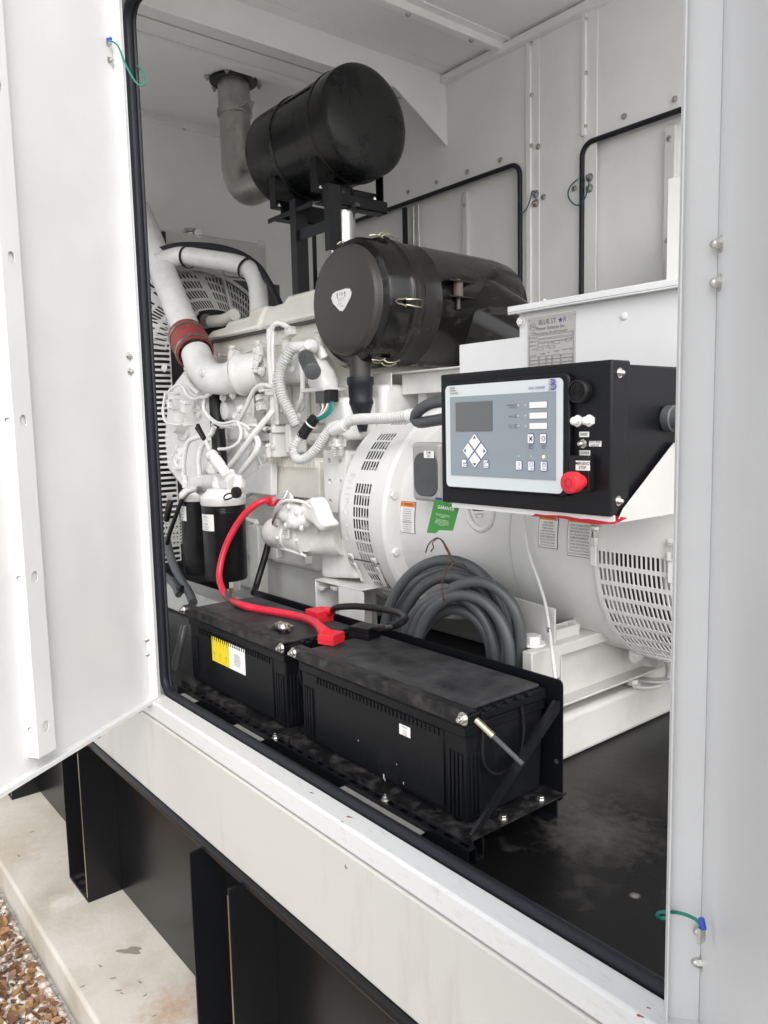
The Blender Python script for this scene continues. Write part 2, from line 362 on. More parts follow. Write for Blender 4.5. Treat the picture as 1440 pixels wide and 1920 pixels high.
# gravel
ico = bmesh.new(); bmesh.ops.create_icosphere(ico, subdivisions=1, radius=1); IV = [v.co.copy() for v in ico.verts]; IF = [[v.index for v in f.verts] for f in ico.faces]; ico.free()
b = MB(); R0 = random.Random(3)
for i in range(13500):
    y = (.61 - abs(R0.gauss(0, .36)) if i % 2 else R0.uniform(-.3, .61)) if i % 5 else R0.uniform(.50, .61)
    x = R0.uniform(-3.9, -1.0)
    s0 = R0.uniform(.0055, .0135); e = Matrix.Rotation(R0.uniform(0, 6.3), 4, 'Z') @ Matrix.Rotation(R0.uniform(-.6, .6), 4, 'X')
    sc = (s0*R0.uniform(.8, 1.5), s0*R0.uniform(.7, 1.1), s0*R0.uniform(.5, .8)); z = GZ + R0.uniform(0, .018)
    if y > .60 - s0*1.3: y = .60 - s0*1.3
    b.add([e @ V(v.x*sc[0]*R0.uniform(.82, 1.18), v.y*sc[1]*R0.uniform(.82, 1.18), v.z*sc[2]*R0.uniform(.8, 1.1)) + V(x, y, z) for v in IV], IF)
o = b.build('gravel', 'stone', ang=60, kind='stuff')
b = MB(); b2 = MB()
for i in range(2600):
    y = .58 - abs(R0.gauss(0, .34)); x = R0.uniform(-3.8, -1.1)
    L = R0.uniform(.010, .026); W = L*R0.uniform(.40, .75); cu = R0.uniform(.3, 1.1) * R0.choice((-1, 1)); z = GZ + R0.uniform(.012, .034)
    M0 = Matrix.Translation((x, min(y, .59-L*.6), z)) @ Matrix.Rotation(R0.uniform(0, 6.3), 4, 'Z') @ Matrix.Rotation(R0.gauss(0, .6), 4, 'X') @ Matrix.Rotation(R0.gauss(0, .5), 4, 'Y')
    vs = []; fs = []; N = 6
    for k in range(N + 1):
        t = k / N; wd = W * math.sin(math.pi * min(1, t*.92+.06))**.8; xx = (t-.5)*2*L
        for q in (-1, -.5, 0, .5, 1): vs.append(M0 @ V(xx, q*wd, cu*(q*wd)**2/W*.8 + .25*cu*xx*xx/L + (0.0015 if q == 0 else 0)))
    for k in range(N):
        for q in range(4): fs.append([k*5+q, k*5+q+1, (k+1)*5+q+1, (k+1)*5+q])
    (b if R0.random() < .6 else b2).add(vs, fs)
for k, (bb, m_, nm) in enumerate(((b, 'leaf_tan', 'fallen_leaves'), (b2, 'leaf_gold', 'fallen_leaves'))):
    o = bb.build(nm, m_, kind='stuff', solid=.0005)

# ================================================================== ENCLOSURE
XL, XR, YF, YB, ZC = -4.0, -0.25, 0.86, 2.70, 3.27  # right end cut short and left open to let daylight in
OX0, OX1, OZ0, OZ1 = -2.125, -0.40, 0.90, 2.77
enc = thing('generator_enclosure', 'tall white sheet metal generator enclosure with its doors open', 'enclosure', (XL/2, 1.8, .55))
b = MB(); b.box((XL, .875, FL-.006), (XR, YB, FL)); b.build('floor_plate', 'floor_black', enc, label='dusty black steel floor of the enclosure')
b = MB(); b.box((XL, YB+.045, .6), (XR, YB+.05, ZC)); b.build('rear_skin', 'white_wall_lifted', enc)
# rear wall inner sheets around two rear door openings
D1 = (-3.72, -2.34, .95, 2.75); D2 = (-2.005, -.9, .95, 2.735)
b = MB()
b.box((XL, YB, .6), (D1[0], YB+.004, ZC)); b.box((D1[0], YB, D1[3]), (D1[1], YB+.004, ZC)); b.box((D1[1], YB, .6), (D2[0], YB+.004, ZC))
b.box((D2[0], YB, D2[3]), (D2[1], YB+.004, ZC)); b.box((D2[1], YB, .6), (XR, YB+.004, ZC)); b.box((D1[0], YB, .6), (D1[1], YB+.004, D1[2])); b.box((D2[0], YB, .6), (D2[1], YB+.004, D2[2]))
b.build('rear_wall', 'white_wall_lifted', enc)
for (x0, x1) in ((983, 992), (1086, 1094)):           # standing seams of the wall sheets
    a = P(x0, 300, Y=YB-.02); c = P(x1, 300, Y=YB-.02)
    b = MB(); b.box((a.x, YB-.012, .9 if x0 < 1000 else 2.77), (c.x, YB, ZC-.03)); b.build('wall_seam', 'white_wall_lifted', enc, bevel=.003)
a = P(1040, 300, Y=YB)
b = MB(); b.box((D1[1]+.035, YB-.004, .9), (P(1012,300,Y=YB).x, YB, ZC)); b.build('wall_flange', 'white_wall_lifted', enc, bevel=.002)
b = MB(); b.box((P(1096,300,Y=YB).x, YB-.004, .9), (P(1120,300,Y=YB).x, YB, ZC)); b.build('wall_flange', 'white_wall_lifted', enc, bevel=.002)
# rear doors: recessed skins, edge flanges and stiffeners
for (D, posts, lab) in ((D1, [(868, 876, 345)], 'left rear door'), (D2, [(1243, 1262, 230)], 'right rear door')):
    b = MB(); b.box((D[0]-.0, YB+.032, D[2]), (D[1]+.0, YB+.036, D[3])); dr = b.build('rear_door', 'white_wall_lifted', enc, label=lab + ' closed in the back wall')
    for (x0, x1, yy) in posts:
        a = P(x0, 450, Y=YB+.01); c = P(x1, 450, Y=YB+.01)
        b = MB(); b.box((a.x, YB+.008, D[2]+.03), (c.x+.0, YB+.032, D[3]-.03)); b.build('stiffener', 'white_door_dimmed', dr, bevel=.002)
        for pz in (2.66, 2.3, 1.95): fast('rivet', 'zinc', V((a.x+c.x)/2, YB+.008, pz), (0,-1,0), .011, dr, 'rivet')
    b = MB(); b.tube(rrect(D[0]-.005, D[1]+.005, D[2]-.01, D[3]+.005, .05, YB-.008) + [rrect(D[0]-.005, D[1]+.005, D[2]-.01, D[3]+.005, .05, YB-.008)[0]], .0105, seg=10, smooth=False, flat=(1, 1)); b.build('door_gasket', 'rubber', enc)
c = P(759, 400, Y=YB-.01); b = MB(); b.box((c.x-.012, YB-.02, .96), (c.x+.012, YB, 2.735)); b.build('centre_gasket', 'rubber', enc, bevel=.004)
c = P(776, 400, Y=YB+.02); b = MB(); b.cyl((c.x, YB+.015, .96), (c.x, YB+.015, 2.735), .006, 10); b.cyl((c.x+.04, YB+.015, .96), (c.x+.04, YB+.015, 2.735), .005, 10); b.box((c.x-.05, YB+.002, 2.50), (c.x+.09, YB+.006, 2.52)); b.build('latch_rod', 'zinc', enc)
# big panel at the far right behind the terminal box
a = P(1251, 335, Y=2.3); b = MB(); b.box((a.x, 2.3, 1.7), (-.75, 2.66, a.z)); b.build('duct_panel', 'white_wall_lifted', enc, bevel=.004)
# bolts of the rear wall
for (x, y) in [(715,378),(765,360),(818,342),(876,322),(938,300),(1170,218),(1265,186),(978,72),(878,118),(1014,52),(1034,43),(1054,34),(1073,24),
               (996,83),(997,179),(996,274),(1009,275),(1019,369),(1077,353),(1098,37),(1098,138),(1097,238),(617,170+240)]:
    fast('hex', 'zinc', P(x, y, Y=YB-.004), (0,-1,0), .0085, enc, 'bolt')
for (x, y) in [(1005,364),(1005,381),(1106,333),(1106,353)]:
    fast('stud', 'zinc', P(x, y, Y=YB-.004), (0,-1,0), .0115, enc, 'hinge_nut')
def wire(pts, r, m, parent=None, name='ground_wire'):
    b = MB(); b.tube(pts, r, seg=8); return b.build(name, m, parent)
for pts in ([(1004,362),(998,357),(994,375),(985,395),(976,398),(973,385),(975,374)], [(1105,331),(1103,352),(1095,375),(1083,385),(1071,378),(1065,365),(1069,350),(1083,336)]):
    wire([P(x, y, Y=YB-.03-.02*math.sin(i)) for i, (x, y) in enumerate(pts)], .0028, 'teal_dark', enc)
# top rail
zt = ZC - .05
b = MB(); zt = ZC-.012; b.box((-2.80, YB-.036, zt-.034), (XR, YB, zt)); b.build('wall_rail', 'white_wall_lifted', enc, bevel=.004)
b = MB(); b.box((-2.805, YB-.034, zt-.031), (-2.80, YB-.004, zt-.004)); b.build('rail_end', 'conduit_dark', enc)  # dark plate painted in for the shaded hollow of the open rail
# roof
b = MB(); b.box((XL-.05, YF-.05, ZC), (XR, YB+.05, ZC+.04)); b.build('roof', 'white_wall_lifted', enc)
def xbeam(x0, x1, dz, name='roof_beam', m='white_wall_lifted', y0=YF, y1=YB):
    b = MB(); b.box((x0, y0, ZC-dz), (x1, y1, ZC)); return b.build(name, m, enc, bevel=.003)
xbeam(-2.80, -2.795, .13); xbeam(-2.80, -2.73, .004)
xbeam(-2.45, -2.41, .035); b = MB(); b.box((-2.41, YF, ZC-.006), (-2.375, YB, ZC)); b.build('roof_beam_lip', 'white_wall_lifted', enc)
for y in (1.2, 1.75, 2.15, 2.5): fast('hex', 'zinc', V(-2.43, y, ZC-.035), (0,0,-1), .009, enc)
xbeam(-3.30, -3.24, .02); b = MB(); b.box((-3.12, YF, ZC-.004), (-3.115, YB, ZC)); b.build('roof_seam', 'grey_paint_and_shade', enc)
# gusset between big beam and rear wall
g0 = P(734, 110, X=-2.80); g1 = P(835, 275, X=-2.80)
b = MB(); b.prism([V(-2.795, g0.y, ZC-.125), V(-2.795, YB, ZC-.125), V(-2.795, YB, g1.z)], (.005, 0, 0)); b.build('gusset', 'white_wall_lifted', enc)
# left end wall, radiator end
b = MB(); b.box((XL-.01, YF, .6), (XL, YB, ZC)); b.build('end_wall', 'white_wall_lifted', enc)
b = MB(); b.box((XL, YF, ZC-.05), (XL+.02, YB, ZC-.035)); b.build('wall_rail', 'white_wall_lifted', enc)
for (x, y) in [(343,217),(345,240)]: fast('hex', 'zinc', P(x, y, X=XL+.01), (1,0,0), .010, enc)
# front wall round the opening; unseen side bays left open to admit daylight
for (x0, x1, z0, z1) in ((OX0-.30, OX0-.03, FL, ZC+.04), (XL, XL+.05, FL, ZC+.04), (OX1+.03, OX1+.08, FL, ZC+.04), (XL+.05, OX0-.30, OZ1+.03, ZC+.04), (OX1+.08, XR, OZ1+.03, ZC+.04), (OX0-.03, OX1+.03, OZ1+.051, ZC+.04)):
    b = MB(); b.box((x0, .842, z0), (x1, .86, z1)); b.build('front_wall', 'white_door_dimmed', enc)
for (x0, x1) in ((OX0-.055, OX0-.01), (OX1+.01, OX1+.055)):
    b = MB(); b.box((x0, .845, FL), (x1, .905, OZ1+.03)); b.build('door_jamb', 'white_door_dimmed', enc, bevel=.006)
b = MB(); b.box((OX0-.05, .845, OZ1+.0), (OX1+.05, .905, OZ1+.05)); b.build('door_head', 'white_door_dimmed', enc, bevel=.006)
# door gasket
lp = rrect(OX0, OX1, OZ0-.007, OZ1, .05, .886); lp.append(lp[0])
b = MB(); b.tube(lp, .0125, seg=12, smooth=False); b.build('door_gasket', 'rubber', enc, label='black rubber gasket round the front door opening')
lp = rrect(OX0+.004, OX1-.004, OZ0-.018, OZ1-.004, .045, .902); lp.append(lp[0])
b = MB(); b.tube(lp, .006, seg=8, smooth=False); b.build('gasket_inner_lip', 'rubber', enc)
# sill ledge, riser and lower side panel
b = MB(); b.box((XL, .820, .844), (XR, .872, .893)); b.build('sill_ledge', 'ledge_dimmed_paint', enc, bevel=.006, seg=3, label='scuffed white sill ledge under the opening')
b = MB(); b.box((XL, .824, .855), (XR, .9, .875)); b.build('sill_underside', 'white_door_dimmed', enc)
b = MB(); b.box((XL, .818, .612), (XR, .842, .841)); b.build('side_panel', 'plinth_dimmed_paint', enc, bevel=.004, label='streaked off-white panel below the sill')
for (x, y) in [(649,1625)]: fast('rivet', 'zinc', P(x, y, Y=.818), (0,-1,0), .004, enc, 'rivet')
for (x, y, r) in [(655,1532,.004),(642,1541,.002),(1200,1905,.003),(1216,1890,.0018)]:
    c = P(x, y, Z=.893); b = MB(); b.prism(blob(c.x, c.y, r, .8931, n=10, ax=1.6, ay=.6, rot=.4), (0,0,.0003)); b.build('rust_spot', 'rust', enc)
for (x, y, r) in [(584,1487,.003),(516,1428,.004)]:
    c = P(x, y, Z=.893); b = MB(); b.prism(blob(c.x, c.y, r, .8931, n=10, ax=1.6, ay=.4, rot=.4), (0,0,.001)); b.build('paint_chip', 'conduit_dark', enc)
# ---- doors
def make_door(hinge, u, width, z0, z1, name_label, mirror=False, hatu=.2, hatw=.045, hath=.03, depth=.035, nuts=()):
    u = Vector((u[0], u[1], 0)).normalized(); n = Vector((-u.y, u.x, 0)) if not mirror else Vector((u.y, -u.x, 0))
    M0 = Matrix(((u.x, n.x, 0, hinge[0]), (u.y, n.y, 0, hinge[1]), (0, 0, 1, 0), (0, 0, 0, 1)))
    if mirror: pass
    b = MB(); b.M = M0; b.box((0, -depth-.004, z0), (width, -depth, z1)); d = b.build('door', 'white_door_dimmed', enc, label=name_label)
    b = MB(); b.M = M0; t = .003
    b.box((0, -depth, z0), (t, 0, z1)); b.box((t, -t*.9, z0+.0), (.014, 0, z1)); b.box((width-t, -depth, z0), (width, 0, z1))
    b.build('side_return', 'white_door_dimmed', d, bevel=.001)
    b = MB(); b.M = M0; b.box((.004, -depth, z0), (width-.004, -.001, z0+t)); b.box((.016, -t*.8-.001, z0+t), (width-.016, -.001, z0+.012)); b.build('bottom_return', 'white_door_dimmed', d, bevel=.001)
    # hat stiffener with round holes on its front and half-slots on its side
    a0, a1 = hatu, hatu + hatw; zs = [z0+.035]; hz = []; z = z0 + .10
    while z < z1 - .1:
        zs += [z-.03, z+.03]; hz.append(len(zs)-2); z += .345
    zs.append(z1-.05)
    b = MB(); b.M = M0
    b.slots(lambda p, q: V(p, -depth+hath, q), [a0, a1], zs, (.0095, .0125), npt=16, skip=lambda i, j: j not in hz)
    b.slots(lambda p, q: V(a1, p, q), [-depth, -depth+hath], zs, (.009, .007), npt=16, skip=lambda i, j: j not in hz)
    b.add([V(a0, -depth, zs[0]), V(a0, -depth+hath, zs[0]), V(a0, -depth+hath, zs[-1]), V(a0, -depth, zs[-1])], [(0,1,2,3)])
    b.build('stiffener', 'white_door_dimmed', d, solid=.002)
    for j in hz:
        zc_ = (zs[j]+zs[j+1])/2; b = MB(); b.M = M0; b.lathe(((a0+a1)/2, -depth+hath-.0055, zc_), (0,1,0), [(0,.0145),(.0015,.0145)], 20); b.build('added_hole_back', 'white_door_dimmed', d)  # white discs added behind the holes to lighten their dark inside
        b = MB(); b.M = M0; b.lathe((a1-.0055, -depth+hath/2, zc_), (1,0,0), [(0,.012),(.0015,.012)], 20); b.build('added_hole_back', 'white_door_dimmed', d)
    return d, M0, n, u
zb = .885
h0 = P(302, 1312, Z=zb); h1 = P(0, 1499, Z=zb); ul = (h1 - h0).normalized()
nl = Vector((-ul.y, ul.x, 0))
hp = PP(104, 1400, h0 - nl*.005, nl); hatu = (Vector((hp.x, hp.y, 0)) - Vector((h0.x, h0.y, 0))).dot(ul)
dl, ML, nl, ul = make_door((h0.x, h0.y), (ul.x, ul.y), .80, zb, OZ1+.03, 'left front door swung open, with a punched stiffener', hatu=hatu, hatw=.055)
for (x, y) in [(203,82),(205,113),(240,667),(243,696),(275,1199),(277,1226)]:
    fast('stud', 'zinc', PP(x, y, h0 - nl*.035, nl), nl, .0068, dl, 'hinge_nut')
q = [PP(204, 76, h0 - nl*.02, nl)] + [P(x, y, Y=Y) for (x, y, Y) in [(220,84,.83),(236,122,.85),(253,152,.865),(266,162,.88),(271,150,.89),(266,133,.90),(257,124,.90)]]
wire(q, .0024, 'teal', dl)
b = MB(); b.cyl(PP(201, 74, h0 - nl*.024, nl), PP(209, 72, h0 - nl*.018, nl), .004, 10); b.build('wire_lug', 'blue', dl)
# edge rust specks on the left door's bottom return
b = MB()
for t_ in (.06, .10, .28, .33, .66):
    b = MB(); b.M = ML; b.cbox((t_, .0003, zb+.001), (.012, .0008, .0016)); b.build('edge_rust', 'rust', dl)
# right door, opened well past square
hr = P(1262, 1000, Y=.845); ur = Vector((.66, -.75, 0)).normalized(); nr = Vector((ur.y, -ur.x, 0))
dr_, MR, nr, ur = make_door((hr.x, hr.y), (ur.x, ur.y), .80, .885, OZ1+.03, 'right front door opened wide, its hinge edge facing the opening', mirror=True, hatu=.55, hatw=.05, depth=.042)
for (x, y) in [(1352,457),(1350,530),(1318,1747),(1314,1805)]:
    fast('acorn', 'zinc', PP(x, y, Vector((hr.x, hr.y, 0)) - nr*.042, nr), nr, .0065, dr_, 'hinge_nut')
q = PP(1318, 1745, Vector((hr.x, hr.y, 0)) - nr*.030, nr); Yq = q.y
wire([P(1317, 1738, Y=Yq), P(1305, 1724, Y=Yq), P(1275, 1712, Y=Yq+.02), P(1240, 1710, Y=Yq+.04), P(1232, 1716, Y=Yq+.06), P(1240, 1722, Y=Yq+.08), P(1256, 1722, Y=Yq+.09)], .0022, 'teal', dr_)
b = MB(); b.cyl(P(1315, 1722, Y=Yq), P(1319, 1742, Y=Yq), .0036, 10); b.build('wire_lug', 'blue', dr_)
b = MB(); b.cbox(P(1315, 1752, Y=Yq), (.004, .012, .02)); b.build('lug_plate', 'zinc', dr_)

# ================================================================== SUPPORT BASE
base = thing('support_base', 'black steel support base with open channel legs standing on the concrete pad', 'steel base', (-1.8, .9, PADZ))
b = MB(); b.box((XL, .905, PADZ), (XR, .915, .60)); b.build('base_wall', 'tank_black', base)
lipp = [V(0, .80, .583), V(0, .803, .606), V(0, .83, .606), V(0, .83, .600), V(0, .90, .600), V(0, .90, .585)]
b = MB(); b.box((XL, .809, .584), (XR, .905, .611)); b.build('top_flange', 'tank_black', base, bevel=.008, seg=4)
def leg(x0, x1, first):
    b = MB()
    b.box((x0, .785, PADZ), (x0+.006, .905, .577)); b.box((x1-.006, .785, PADZ), (x1, .905, .577)); b.box((x0+.006, .880, PADZ), (x1-.006, .886, .577))
    lg = b.build('leg', 'tank_black', base, bevel=.0008)
    b = MB(); b.box((x0+.007, .785, PADZ), (x1-.007, .88, PADZ+.008)); b.build('foot_plate', 'dusty_black', lg)
    b = MB(); b.box((x1-.0065, .7838, PADZ+.02), (x1-.001, .7848, .56)); b.build('pale_edge', 'zinc_gold', lg)  # thin pale strip along the flange front edge
    fast('hex', 'zinc', V((x0+x1)/2+.03, .83, PADZ+.008), (0,0,1), .011, lg)
x0 = P(130, 1640, Y=.785).x; x1 = P(165, 1683, Y=.785).x
leg(x0, x1, 1)
wl_ = x1 - x0
x1b = P(430, 1700, Y=.785).x; leg(x1b - wl_*1.05, x1b, 0)
leg(x1b + .75, x1b + .75 + wl_, 0)
leg(x0 - 1.0, x0 - 1.0 + wl_, 0)
#@@OBJ
# ================================================================== BATTERIES AND TRAYS
BX = ((-2.15, -1.61), (-1.545, -.985)); BY0, BY1, BZ0, BZ1 = .978, 1.212, .901, 1.120
def make_tray(x0, x1, braced):
    t = thing('battery_tray', '', 'battery tray', ((x0+x1)/2, 1.0, FL), 'battery trays on the enclosure floor')
    tz = BZ0 - .004
    b = MB(); b.box((x0-.02, BY0-.014, tz-.004), (x1+.035, BY1+.02, tz)); base_ = b.build('base_plate', 'dusty_black', t)
    b = MB(); b.box((x0-.02, BY0-.018, tz-.012), (x1+.035, BY0-.014, tz)); b.build('front_lip', 'dusty_black', t)
    b = MB(); b.prism(rrect(x0-.03, x1+.03, tz-.02, BZ1+.012, .012, BY1+.012), (0, .004, 0)); b.build('back_plate', 'black_frame', t)
    for zz in (BZ1-.045, BZ1-.16):
        b = MB(); b.lathe((x1+.016, BY1+.0119, zz), (0,-1,0), [(0,.005),(.0006,.005)], 16); b.build('plate_hole', 'grey_paint_and_shade' if zz > BZ1-.1 else 'conduit_dark', t)
    xb = x1 + .024
    if braced:
        b = MB(); b.prism([V(xb, BY0-.008, tz), V(xb, BY0+.008, tz), V(xb, BY1+.010, BZ1-.050), V(xb, BY1+.010, BZ1-.028), V(xb, BY1-.002, BZ1-.028)], (.003, 0, 0)); b.build('brace', 'black_paint', t)
        b = MB(); b.prism([V(xb-.004, BY0-.009, tz), V(xb+.003, BY0-.009, tz), V(xb+.003, BY1-.003, BZ1-.027), V(xb-.004, BY1-.003, BZ1-.027)], (0, -.002, .0015)); b.build('brace_flange', 'black_paint', t)
    for (yy, xx) in ((1.059, x1+.020), (1.172, x1+.018)): fast('hex', 'zinc', V(xx, yy, tz), (0,0,1), .0078, base_)
    for yy in (BY0+.01, BY1-.01):
        b = MB(); b.box((x1-.03, yy, FL+.004), (x1+.034, yy+.004, tz-.004)); b.box((x1-.03, yy-.022, FL), (x1+.034, yy+.004, FL+.004)); b.build('foot', 'black_frame', t)
    b = MB(); b.box((x0, BY0-.01, FL+.004), (x0+.06, BY0-.006, tz-.004)); b.build('foot', 'black_frame', t)
    # hold-down angle along the battery's top front edge, its studs and the long threaded rod
    zt = BZ1 + .003
    b = MB(); b.box((x0-.012, BY0-.006, zt-.024), (x1+.012, BY0-.002, zt+.003)); b.box((x0-.012, BY0-.002, zt), (x1+.012, BY0+.020, zt+.003)); hb = b.build('hold_down_bar', 'dusty_black', t, bevel=.0008)
    for xx in (x0-.006, x1+.004):
        fast('stud', 'zinc', V(xx, BY0-.006, zt-.010), (0,-1,-.0), .0085, hb, 'nut')
    return t
trays = []
for (x0, x1), lab in zip(BX, ('black steel battery tray under the left battery with the yellow label', 'black steel battery tray under the right battery, its sloping brace in view')):
    t = make_tray(x0, x1, x0 == BX[1][0]); t['label'] = lab; trays.append(t)
# threaded hold-down rod of the right tray
x1 = BX[1][1]; A_ = P(893, 1350, Y=BY0+.005); B_ = P(980, 1433, Y=1.0); 
b = MB(); b.cyl(A_, A_.lerp(B_, .38), .0062, 14); rd = b.build('rod_sleeve', 'zinc_gold', trays[1])
b = MB(); b.tube([A_.lerp(B_, .38), B_], .0048, seg=10, smooth=False, rib=(.003, .0006)); b.build('threaded_rod', 'conduit', rd)
A_ = P(527, 1205, Y=BY0-.01)
# slotted channel on the floor in front of the trays
sc = thing('slotted_channel', 'black slotted steel channel lying on the floor along the front of the battery trays', 'channel', (-1.5, .86, FL))
xs = [-2.16 + .042*k for k in range(30)]
b = MB(); b.slots(lambda p, q: V(p, q, FL+.032), xs, [BY0-.036, BY0-.0145], (.012, .0042), npt=12); b.build('slotted_face', 'black_frame', sc, solid=.002)
b = MB(); b.box((xs[0], BY0-.036, FL), (xs[-1], BY0-.0345, FL+.0305)); b.box((xs[0], BY0-.0165, FL), (xs[-1], BY0-.015, FL+.0305)); b.build('channel_side', 'black_frame', sc)
for xx in (-1.62, -1.19): fast('stud', 'zinc', V(xx, BY0-.025, FL+.033), (0,0,1), .007, sc)
# bare strips of reflective plate on the floor
fp = thing('metal_strip', 'bare grey metal strips on the floor edge beside the front gasket', 'strip', (-1.5, .84, FL), None)
for k, (pxl, lab) in enumerate(((((356,1297),(378,1312)), 'small'), (((444,1358),(498,1385)), 'long'), (((650,1472),(795,1560)), 'wide'))):
    a = P(*pxl[0], Z=FL+.023); c = P(*pxl[1], Z=FL+.023)
    b = MB(); b.box((a.x, .915, FL+.020), (c.x, .9405, FL+.023))
    if k == 0: bpy.data.objects.remove(fp)
    o = b.build('metal_strip', 'plate'); tag(o, ('short bare metal strip on the floor at the left corner of the gasket', 'bare metal strip on the floor in front of the left battery', 'longest bare metal strip on the floor in front of the right battery')[k], 'metal strip', 'bare metal strips along the sill')

def make_battery(x0, x1, lab, sticker):
    t = thing('battery', lab, 'battery', ((x0+x1)/2, (BY0+BY1)/2, BZ0), 'engine starting batteries')
    tp = .004                                             # slight taper towards the base
    b = MB(); zc = BZ1 - .034
    lo = [(x0+.008, BY0+.010), (x1-.008, BY0+.010), (x1-.008, BY1-.010), (x0+.008, BY1-.010)]
    hi = [(x0+.004, BY0+.006), (x1-.004, BY0+.006), (x1-.004, BY1-.006), (x0+.004, BY1-.006)]
    b.add([V(*p, BZ0) for p in lo] + [V(*p, zc) for p in hi], [(3,2,1,0),(4,5,6,7),(0,1,5,4),(1,2,6,5),(2,3,7,6),(3,0,4,7)])
    case = b.build('case', 'battery_case', t, bevel=.004, seg=3)
    # upper band of the case
    b = MB(); b.box((x0+.002, BY0+.003, BZ1-.050), (x1-.002, BY1-.003, BZ1-.030)); b.build('case_rim', 'battery_case', t, bevel=.002)
    # lid
    b = MB(); b.box((x0, BY0, BZ1-.030), (x1, BY1, BZ1-.007)); lid = b.build('lid', 'battery_case', t, bevel=.003)
    b = MB(); b.box((x0+.012, BY0+.018, BZ1-.007), (x1-.014, BY1-.006, BZ1)); b.build('lid_top', 'battery_top', lid, bevel=.002)
    b = MB(); b.box((x0+.13, BY0+.020, BZ1), (x0+.1315, BY1-.008, BZ1+.0006)); b.build('lid_seam', 'ink', lid)
    for i in range(3):
        for j in (0, 1):
            cx, cy = x0 + .165 + i*.125 - .0*j, BY0 + .075 + j*.09
            b = MB(); b.lathe((cx, cy, BZ1), (0,0,1), [(0, .0165), (.0008, .0165), (.0008, .0150), (.0004, .0148), (.0004, 0.001)], 28); b.box((cx-.010, cy-.0011, BZ1+.0002), (cx+.010, cy+.0011, BZ1+.0012)); b.build('vent_cap', 'battery_top', lid)
    # front ribs: comb under the lid and corner grooves
    b = MB(); n = 34
    for k in range(n):
        xx = x0 + .075 + (x1-x0-.15) * k / (n-1); b.box((xx-.0016, BY0+.0022, BZ1-.066), (xx+.0016, BY0+.006, BZ1-.052))
    b.build('comb_ribs', 'battery_case', case, kind='stuff')
    b = MB()
    for xs_ in (x0+.014, x1-.050):
        for k in range(4): b.box((xs_+k*.0105, BY0+.0035, BZ0+.008), (xs_+k*.0105+.0055, BY0+.012, BZ1-.085))
    b.build('corner_ribs', 'battery_case', case, kind='stuff', bevel=.001)
    b = MB(); b.box((x0+.062, BY0+.0045, BZ0+.012), (x1-.062, BY0+.0085, BZ1-.052)); b.build('front_panel', 'battery_case', case, bevel=.001)
    b = MB()
    for k in range(3): b.box((x1-.012, BY0+.02+k*.0105, BZ0+.008), (x1-.0035, BY0+.0255+k*.0105, BZ1-.085))
    b.build('side_ribs', 'battery_case', case, kind='stuff', bevel=.001)
    # handle recess and rope handle on the right end
    b = MB(); b.box((x1-.002, BY0+.04, BZ1-.022), (x1+.006, BY1-.05, BZ1-.008))
    for k in range(5): b.box((x1-.004, BY0+.05+k*.03, BZ1-.010), (x1+.008, BY0+.062+k*.03, BZ1-.002))
    b.build('handle_clip', 'battery_case', lid, bevel=.0015)
    b = MB(); b.tube([V(x1+.002, BY0+.05, BZ1-.02), V(x1+.004, BY0+.045, BZ1-.10), V(x1+.006, BY0+.07, BZ1-.135), V(x1+.006, BY0+.11, BZ1-.14), V(x1+.006, BY0+.145, BZ1-.125), V(x1+.004, BY0+.16, BZ1-.08), V(x1+.002, BY0+.155, BZ1-.02)], .003, seg=8); b.build('handle_cord', 'cable_black', t)
    return t, case
bt1, case1 = make_battery(*BX[0], 'black truck battery with a yellow and white warning label on its front', 1)
bt2, case2 = make_battery(*BX[1], 'larger looking black battery nearest the camera with two small white stickers', 2)
YS = BY0 + .0042
def pz(x, y, Y=YS): return P(x, y, Y=Y)
def quad(x0, x1, z0, z1, Y): return [V(x0, Y, z0), V(x1, Y, z0), V(x1, Y, z1), V(x0, Y, z1)]
a = pz(397, 1192); c = pz(461, 1264); m_ = pz(429, 1210); 
lx0, lx1, lz1, lz0 = a.x, c.x, (a.z + pz(458,1218).z)/2, (pz(399,1240).z + c.z)/2; lm = lx0 + (lx1-lx0)*.54
st = decal('warning_label', case1, 'yellow', quad(lx0, lm, lz0, lz1, YS), (0,-1,0)); st2 = decal('warning_label', case1, 'paper', quad(lm+.0001, lx1, lz0, lz1, YS), (0,-1,0), label='white half of the warning label')
b = MB(); Yt = YS - .0012; cols = 5
for i in range(5):
    xx = lx0 + .008 + i*(lm-lx0-.012)/4.3
    b.lathe((xx, Yt, lz1-.012), (0,-1,0), [(0, .0042), (.0002, .0042), (.0002, .0030)], 12, cap1=False, cap0=False)
    b.text('IIII\nIII', .0040, (xx, Yt, lz1-.023), (1,0,0), (0,0,1))
for i in range(3):
    xx = lx0 + .013 + i*(lm-lx0-.02)/2.3; b.lathe((xx, Yt, lz0+.024), (0,-1,0), [(0, .0046), (.0002, .0046), (.0002, .0034)], 12, cap1=False, cap0=False); b.text('IIIIII\nIIII', .0036, (xx, Yt, lz0+.012), (1,0,0), (0,0,1))
b.build('lettering', 'ink_grey', case1)
b = MB(); b.text('WARNING / AVERTISSEMENT', .0050, ((lm+lx1)/2, Yt, lz1-.006), (1,0,0), (0,0,1), sx=.62, bold=True)
L = 'Shield eyes. Explosive gases can\ncause blindness or injury. No sparks\nflames or smoking. Sulfuric acid can\ncause blindness or severe burns.\nFlush eyes immediately with water.\nGet medical help fast. Keep vent caps\ntight and level. Do not open battery.\nGaz explosifs. Acide sulfurique.\nKeep out of reach of children.'
